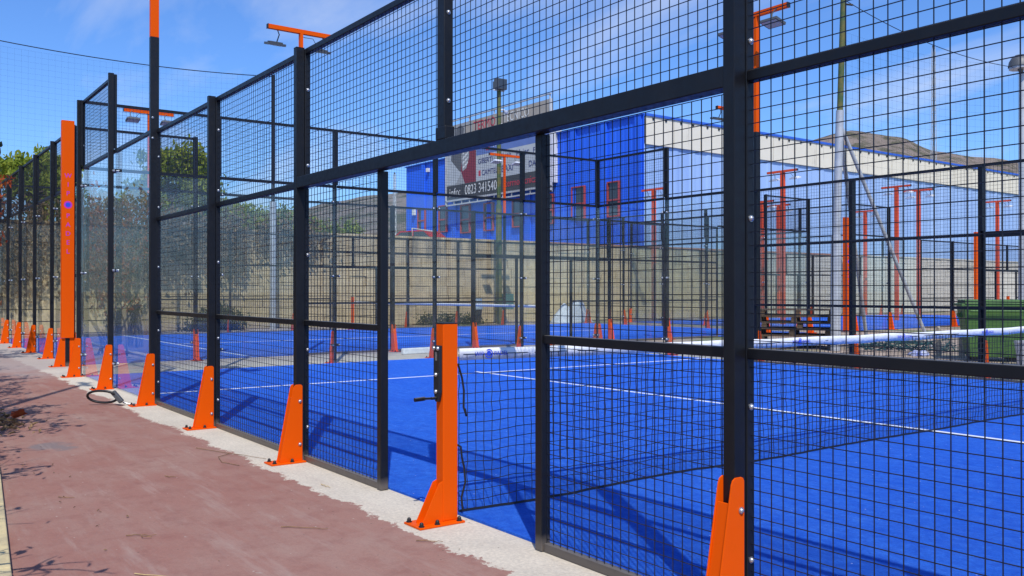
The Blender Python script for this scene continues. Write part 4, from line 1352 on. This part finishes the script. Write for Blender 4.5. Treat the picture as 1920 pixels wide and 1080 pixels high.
for (a, b, z0, z1) in ((-0.1, BW + 0.1, -0.35, -0.27), (-0.1, BW + 0.1, -0.08, -0.005), (-0.1, BW + 0.1, BH + 0.25, BH + 0.30)):
    fr_.box(a, b, -0.05, 0.05, z0, z1)
fr_.box(-0.1, -0.005, -0.05, 0.1, -0.35, BH).box(BW + 0.005, BW + 0.1, -0.05, 0.1, -0.35, BH)
for k in range(13):
    x = BW * k / 12
    fr_.box(x - 0.025, x + 0.025, -0.02, 0.04, -0.269, -0.081)
for k in range(5):
    x = BW * k / 4
    fr_.box(x - 0.03, x + 0.03, -0.02, 0.04, BH + 0.002, BH + 0.249)
    fr_.tube([(x, 0.12, BH - 0.3), (x, 0.52, 2.2)], 0.04, 6)
fr_.build('frame', varied('billboard_steel', (0.55, 0.56, 0.58), (0.4, 0.4, 0.42), 3), bb)
MB().prism([(0.0, 0.2), (0.0, BH - 0.1), (2.2, 0.6), (2.2, 0.2)], 'x', BW - 0.06, BW - 0.001).build('side_cover', P_WHITE, bb)

# red car, white railing on the terrace
car = thing('parked_car', 'red hatchback parked behind the wall left of the warehouse', 'car', (-41.0, 23.3, 3.22), R(-150))
prof = [(-2.0, 0.30), (2.0, 0.30), (2.05, 0.62), (1.95, 0.86), (1.0, 0.98), (0.35, 1.46), (-1.3, 1.50), (-1.95, 1.02), (-2.08, 0.7)]
MB().prism(prof, 'y', -0.84, 0.84).build('body', varied('red_car_paint', (0.42, 0.010, 0.012), (0.36, 0.01, 0.012), 2, 0.25), car, 0.05)
for s in (-1, 1):
    MB().prism([(0.80, 1.0), (0.30, 1.38), (-0.45, 1.41), (-0.45, 1.0)], 'y', s * 0.841, s * 0.848).build('window', M_WINGLASS, car)
    MB().prism([(-0.55, 1.0), (-0.55, 1.41), (-1.2, 1.42), (-1.65, 1.04)], 'y', s * 0.841, s * 0.848).build('window', M_WINGLASS, car)
    MB().box(1.98, 2.06, s * 0.72 - 0.12, s * 0.72 + 0.12, 0.64, 0.78).build('headlight', M_LAMPFACE, car)
    for x in (-1.25, 1.25):
        w = MB().tube([(x, s * 0.66, 0.31), (x, s * 0.87, 0.31)], 0.31, 18).build('wheel', M_BLACKCAP, car)
        MB().tube([(x, s * 0.871, 0.31), (x, s * 0.885, 0.31)], 0.19, 14).build('rim', M_GALV, w)
MB().prism([(1.02, 1.0), (1.06, 1.0), (0.42, 1.46), (0.38, 1.46)], 'y', -0.72, 0.72).build('windscreen', M_WINGLASS, car)
rl = thing('pipe_railing', 'white pipe railing on the ground above the wall beside the red car', 'railing', (-34.0, 19.9, 3.22), R(120))
MB().tube([(-1.1, 0, 0.0), (-1.1, 0, 1.05), (1.1, 0, 1.05), (1.1, 0, 0.0)], 0.035, 8).build('hoop', M_WHITE, rl)
MB().tube([(-1.1, 0, 0.55), (1.1, 0, 0.55)], 0.025, 8).build('mid_rail', M_WHITE, rl)

# ------------------------------------------------------------------ hills and far masts
def hill(name, label, ridge, foot, back, m, amp, seed):
    """ridge: world points along the skyline; ground falls to the front and back of it"""
    vs, fs = [], []
    nu, nv = 90, 34
    def at(t):
        s = t * (len(ridge) - 1); i = min(int(s), len(ridge) - 2); f = s - i
        f2 = f * f * (3 - 2 * f)
        a, b = Vector(ridge[i]), Vector(ridge[i + 1])
        p = a.lerp(b, f); p.z = a.z + (b.z - a.z) * f2
        return p
    for i in range(nu + 1):
        p = at(i / nu)
        for j in range(nv + 1):
            w = j / nv * 1.5
            if w <= 1: x = Vector((p.x, p.y, 0)).lerp(Vector((p.x + foot[0], p.y + foot[1], 0)), 1 - w); h = p.z * (w ** 0.85)
            else: x = Vector((p.x - foot[0] * (w - 1) * back, p.y - foot[1] * (w - 1) * back, 0)); h = p.z * (1 - (w - 1) * 1.6)
            nn = noise.fractal((x.x * 0.013 + seed, x.y * 0.013, 0), 1.0, 2.1, 6)
            vs.append((x.x, x.y, h - 2 + amp * nn * (0.35 + 0.65 * min(1, w * 1.3)) * (0.4 if abs(w - 1) < 0.05 else 1)))
    for i in range(nu):
        for j in range(nv):
            a = i * (nv + 1) + j
            fs.append((a, a + nv + 1, a + nv + 2, a + 1))
    b = MB().add(vs, fs, True)
    return tag(b.build(name, m), label, kind='structure')


hill('hill', 'rocky brown hill with scrub at the right', [(-560, 250, 40), (-430, 330, 62), (-340, 390, 74), (-305, 420, 88), (-287, 446, 94), (-272, 466, 91), (-258, 485, 83), (-243, 506, 80.5), (-222, 535, 74), (-150, 620, 60), (0, 700, 45)],
     (100, -190), 0.9, M_HILL, 6, 3.1)
hill('hill', 'low brown hill left of the warehouse', [(-520, -60, 25), (-440, 60, 33), (-400, 122, 36), (-375, 156, 40.5), (-366, 168, 44), (-355, 183, 47), (-346, 196, 49), (-330, 216, 52), (-300, 260, 50), (-290, 330, 40)],
     (210, -70), 0.9, M_HILL, 4, 8.4)
hill('mountain', 'distant wooded mountain at the left', [(-3100, -300, 90), (-2900, 200, 165), (-2720, 500, 225), (-2640, 610, 275), (-2600, 680, 312), (-2500, 800, 270), (-2400, 930, 225), (-2250, 1200, 160)],
     (700, -200), 0.8, M_MOUNT, 25, 1.7)


def lattice(label, x, y, z0, z1, w):
    root = thing('lattice_mast', label, 'mast', (x, y, z0))
    b = MB(); h = z1 - z0
    c = [(-w, -w), (w, -w), (w, w), (-w, w)]
    for (a, d) in c: b.tube([(a, d, 0), (a * 0.5, d * 0.5, h)], w * 0.13, 4, False)
    n = 12
    for k in range(n):
        f0, f1 = 1 - 0.5 * k / n, 1 - 0.5 * (k + 1) / n
        for i in range(4):
            p, q = c[i], c[(i + 1) % 4]
            b.tube([(p[0] * f0, p[1] * f0, h * k / n), (q[0] * f1, q[1] * f1, h * (k + 1) / n)], w * 0.09, 3, False)
            b.tube([(p[0] * f1, p[1] * f1, h * (k + 1) / n), (q[0] * f1, q[1] * f1, h * (k + 1) / n)], w * 0.09, 3, False)
    b.build('lattice', M_GALV, root)
    MB().box(-w * 0.4, w * 0.4, -w * 0.4, w * 0.4, h, h + w).build('head', M_LAMPGREY, root)
lattice('thin lattice antenna mast on the hill seen through the right mesh', -154.4, 288.4, 30, 83, 0.75)
lattice('small lattice mast left of the warehouse roof', -172.7, 94.2, 8, 27.5, 0.35)

# ------------------------------------------------------------------ clutter behind the near court
def pallet(label, x, y, z, rz, L=1.6, W=1.0):
    root = thing('pallet', label, 'pallet', (x, y, z), rz, 'stacked wooden pallets')
    nb = 7
    for k in range(nb):
        y0 = -W / 2 + (W - 0.105) * k / (nb - 1)
        link('board', cached(('pb', L, k % 3), lambda: MB().box(-L / 2, L / 2 - 0.02 * (k % 3), 0, 0.105, 0.0, 0.02).mesh('board', M_WOOD)), root, (0, y0, 0.122))
    for xx in (-L / 2 + 0.06, 0, L / 2 - 0.06):
        link('stringer', cached(('ps', W), lambda: MB().box(-0.05, 0.05, -W / 2, W / 2, 0, 0.02).mesh('stringer', M_WOOD)), root, (xx, 0, 0.101))
        for yy in (-W / 2 + 0.06, 0, W / 2 - 0.06):
            link('foot_block', cached('pk', lambda: MB().box(-0.06, 0.06, -0.055, 0.055, 0, 0.079).mesh('foot_block', M_WOOD)), root, (xx, yy, 0.0215))
    for yy in (-W / 2, -0.05, W / 2 - 0.10):
        link('board', cached(('pb', L, 0), lambda: None), root, (0, yy, 0.001))
    return root
PX, PY = -8.15, 14.2
for k, (lab, dx, dy, a) in enumerate((('bottom pallet of the dark wooden stack behind the net', 0, 0, 12), ('second pallet from the bottom of the dark wooden stack', 0.04, 0.03, 14), ('third pallet from the bottom of the dark wooden stack', -0.03, 0.0, 10),
                                      ('fourth pallet from the bottom of the dark wooden stack', 0.08, 0.05, 15), ('fifth pallet from the bottom of the dark wooden stack', 0.02, -0.02, 12), ('topmost pallet of the dark wooden stack', 0.0, 0.06, 16))):
    pallet(lab, PX + dx, PY + dy, -0.012 + k * 0.1425, R(a + 20))

M_BIN = varied('green_bin_plastic', (0.075, 0.17, 0.035), (0.055, 0.13, 0.03), 6, 0.55)
bn = thing('wheelie_bin', 'green wheeled rubbish bin with lid behind the far fence', 'bin', (-3.75, 13.9, -0.012), R(35))
MB().add([(-0.40, -0.33, 0.08), (0.40, -0.33, 0.08), (0.40, 0.33, 0.08), (-0.40, 0.33, 0.08), (-0.52, -0.44, 0.98), (0.52, -0.44, 0.98), (0.52, 0.44, 0.98), (-0.52, 0.44, 0.98)],
         [(0, 3, 2, 1), (4, 5, 6, 7), (0, 1, 5, 4), (1, 2, 6, 5), (2, 3, 7, 6), (3, 0, 4, 7)]).build('body', M_BIN, bn, 0.02)
MB().box(-0.56, 0.56, -0.48, 0.48, 0.981, 1.03).prism([(-0.5, 1.0301), (0.5, 1.0301), (0.42, 1.10), (-0.42, 1.10)], 'x', -0.50, 0.50).build('lid', M_BIN, bn, 0.01)
MB().tube([(-0.42, -0.50, 0.90), (0.42, -0.50, 0.90)], 0.022, 8).build('handle', M_BIN, bn)
for s in (-1, 1):
    for t in (-1, 1):
        MB().tube([(s * 0.30, t * 0.24 - 0.02, 0.09), (s * 0.30, t * 0.24 + 0.02, 0.09)], 0.09, 14).build('wheel', M_BLACKCAP, bn)
    MB().box(*sorted((s * 0.50, s * 0.56)), -0.10, 0.10, 0.78, 0.86).build('lifting_pin', M_BIN, bn)
M_BUCKET = varied('white_plastic', (0.62, 0.63, 0.66), (0.48, 0.50, 0.55), 8, 0.5)
bk = thing('bucket', 'white plastic bucket right of the green bin', 'bucket', (-2.85, 13.25, -0.012))
MB().tube([(0, 0, 0), (0, 0, 0.40)], 0.16, 16, r1=0.20).build('body', M_BUCKET, bk)
MB().tube([(0, 0, 0.385), (0, 0, 0.415)], 0.212, 16).build('rim', M_BUCKET, bk)
tg = MB()
q = random.Random(9)
for k in range(46):
    p = Vector((q.uniform(-0.9, 0.9), q.uniform(-0.25, 0.25), 0.02))
    tg.tube([p, p + Vector((q.uniform(-.3, .3), q.uniform(-.1, .1), q.uniform(0.05, .28))), p + Vector((q.uniform(-.6, .6), q.uniform(-.2, .2), q.uniform(0.0, .2)))], 0.012, 4)
o = tag(tg.build('teal_net_roll', varied('teal_cloth', (0.02, 0.09, 0.10), (0.015, 0.06, 0.07), 5, 0.9)), 'crumpled teal netting lying left of the green bin', 'netting')
o.location = (-5.9, 14.9, 0); o.rotation_euler = (0, 0, R(35))
for lab, x, y, h in (('pale wooden stake left of the green bin', -4.95, 14.3, 0.50), ('second pale wooden stake, the one nearer the green bin', -4.45, 14.2, 0.42)):
    s_ = MB().box(-0.04, 0.04, -0.04, 0.04, -0.05, h).prism([(-0.04, h), (0.04, h), (0.0, h + 0.06)], 'y', -0.04, 0.04)
    o = tag(s_.build('stake', varied('pale_stake', (0.42, 0.36, 0.27), (0.32, 0.27, 0.2), 9, 0.9)), lab, 'stake', 'stakes in the ground'); o.location = (x, y, 0)
bgb = MB()
for k in range(9):
    bgb.dome((q.uniform(-.16, .16), q.uniform(-.08, .08), 0.0), (q.uniform(-.3, .3), q.uniform(-.3, .3), 1), q.uniform(.06, .11), q.uniform(.06, .13), 8, 3)
o = tag(bgb.build('plastic_bag', varied('blue_white_bag', (0.05, 0.12, 0.55), (0.6, 0.62, 0.66), 9, 0.4)), 'crumpled blue and white plastic bag on the dirt', 'bag'); o.location = (-5.25, 14.0, -0.012)
sk = thing('white_tarp_heap', 'heap of white tarpaulin by the block wall', 'tarpaulin', (-23.6, 20.7, 0))
hp = MB(); vs, fs = [], []
n = 22
for i in range(n + 1):
    for j in range(n + 1):
        u, w = i / n * 2 - 1, j / n * 2 - 1
        d = max(0, 1 - (u * u + w * w))
        vs.append((u * 0.55, w * 0.95, 0.95 * d ** 0.7 * (0.75 + 0.6 * noise.noise((u * 2.2, w * 2.2, 4.0))) + 0.05 * noise.noise((u * 7, w * 7, 1.0)) * d))
for i in range(n):
    for j in range(n):
        a = i * (n + 1) + j
        fs.append((a, a + n + 1, a + n + 2, a + 1))
hp.add(vs, fs, True).build('cloth', M_BUCKET, sk)
wbn = tag(MB().box(-0.35, 0.35, -0.05, 0.05, 0, 0.12).build('rolled_band', M_BAND, None, 0.02), 'short white rolled net band lying on the concrete strip', 'band')
wbn.location = (-11.25, 6.35, 0.001); wbn.rotation_euler = (0, 0, R(95))
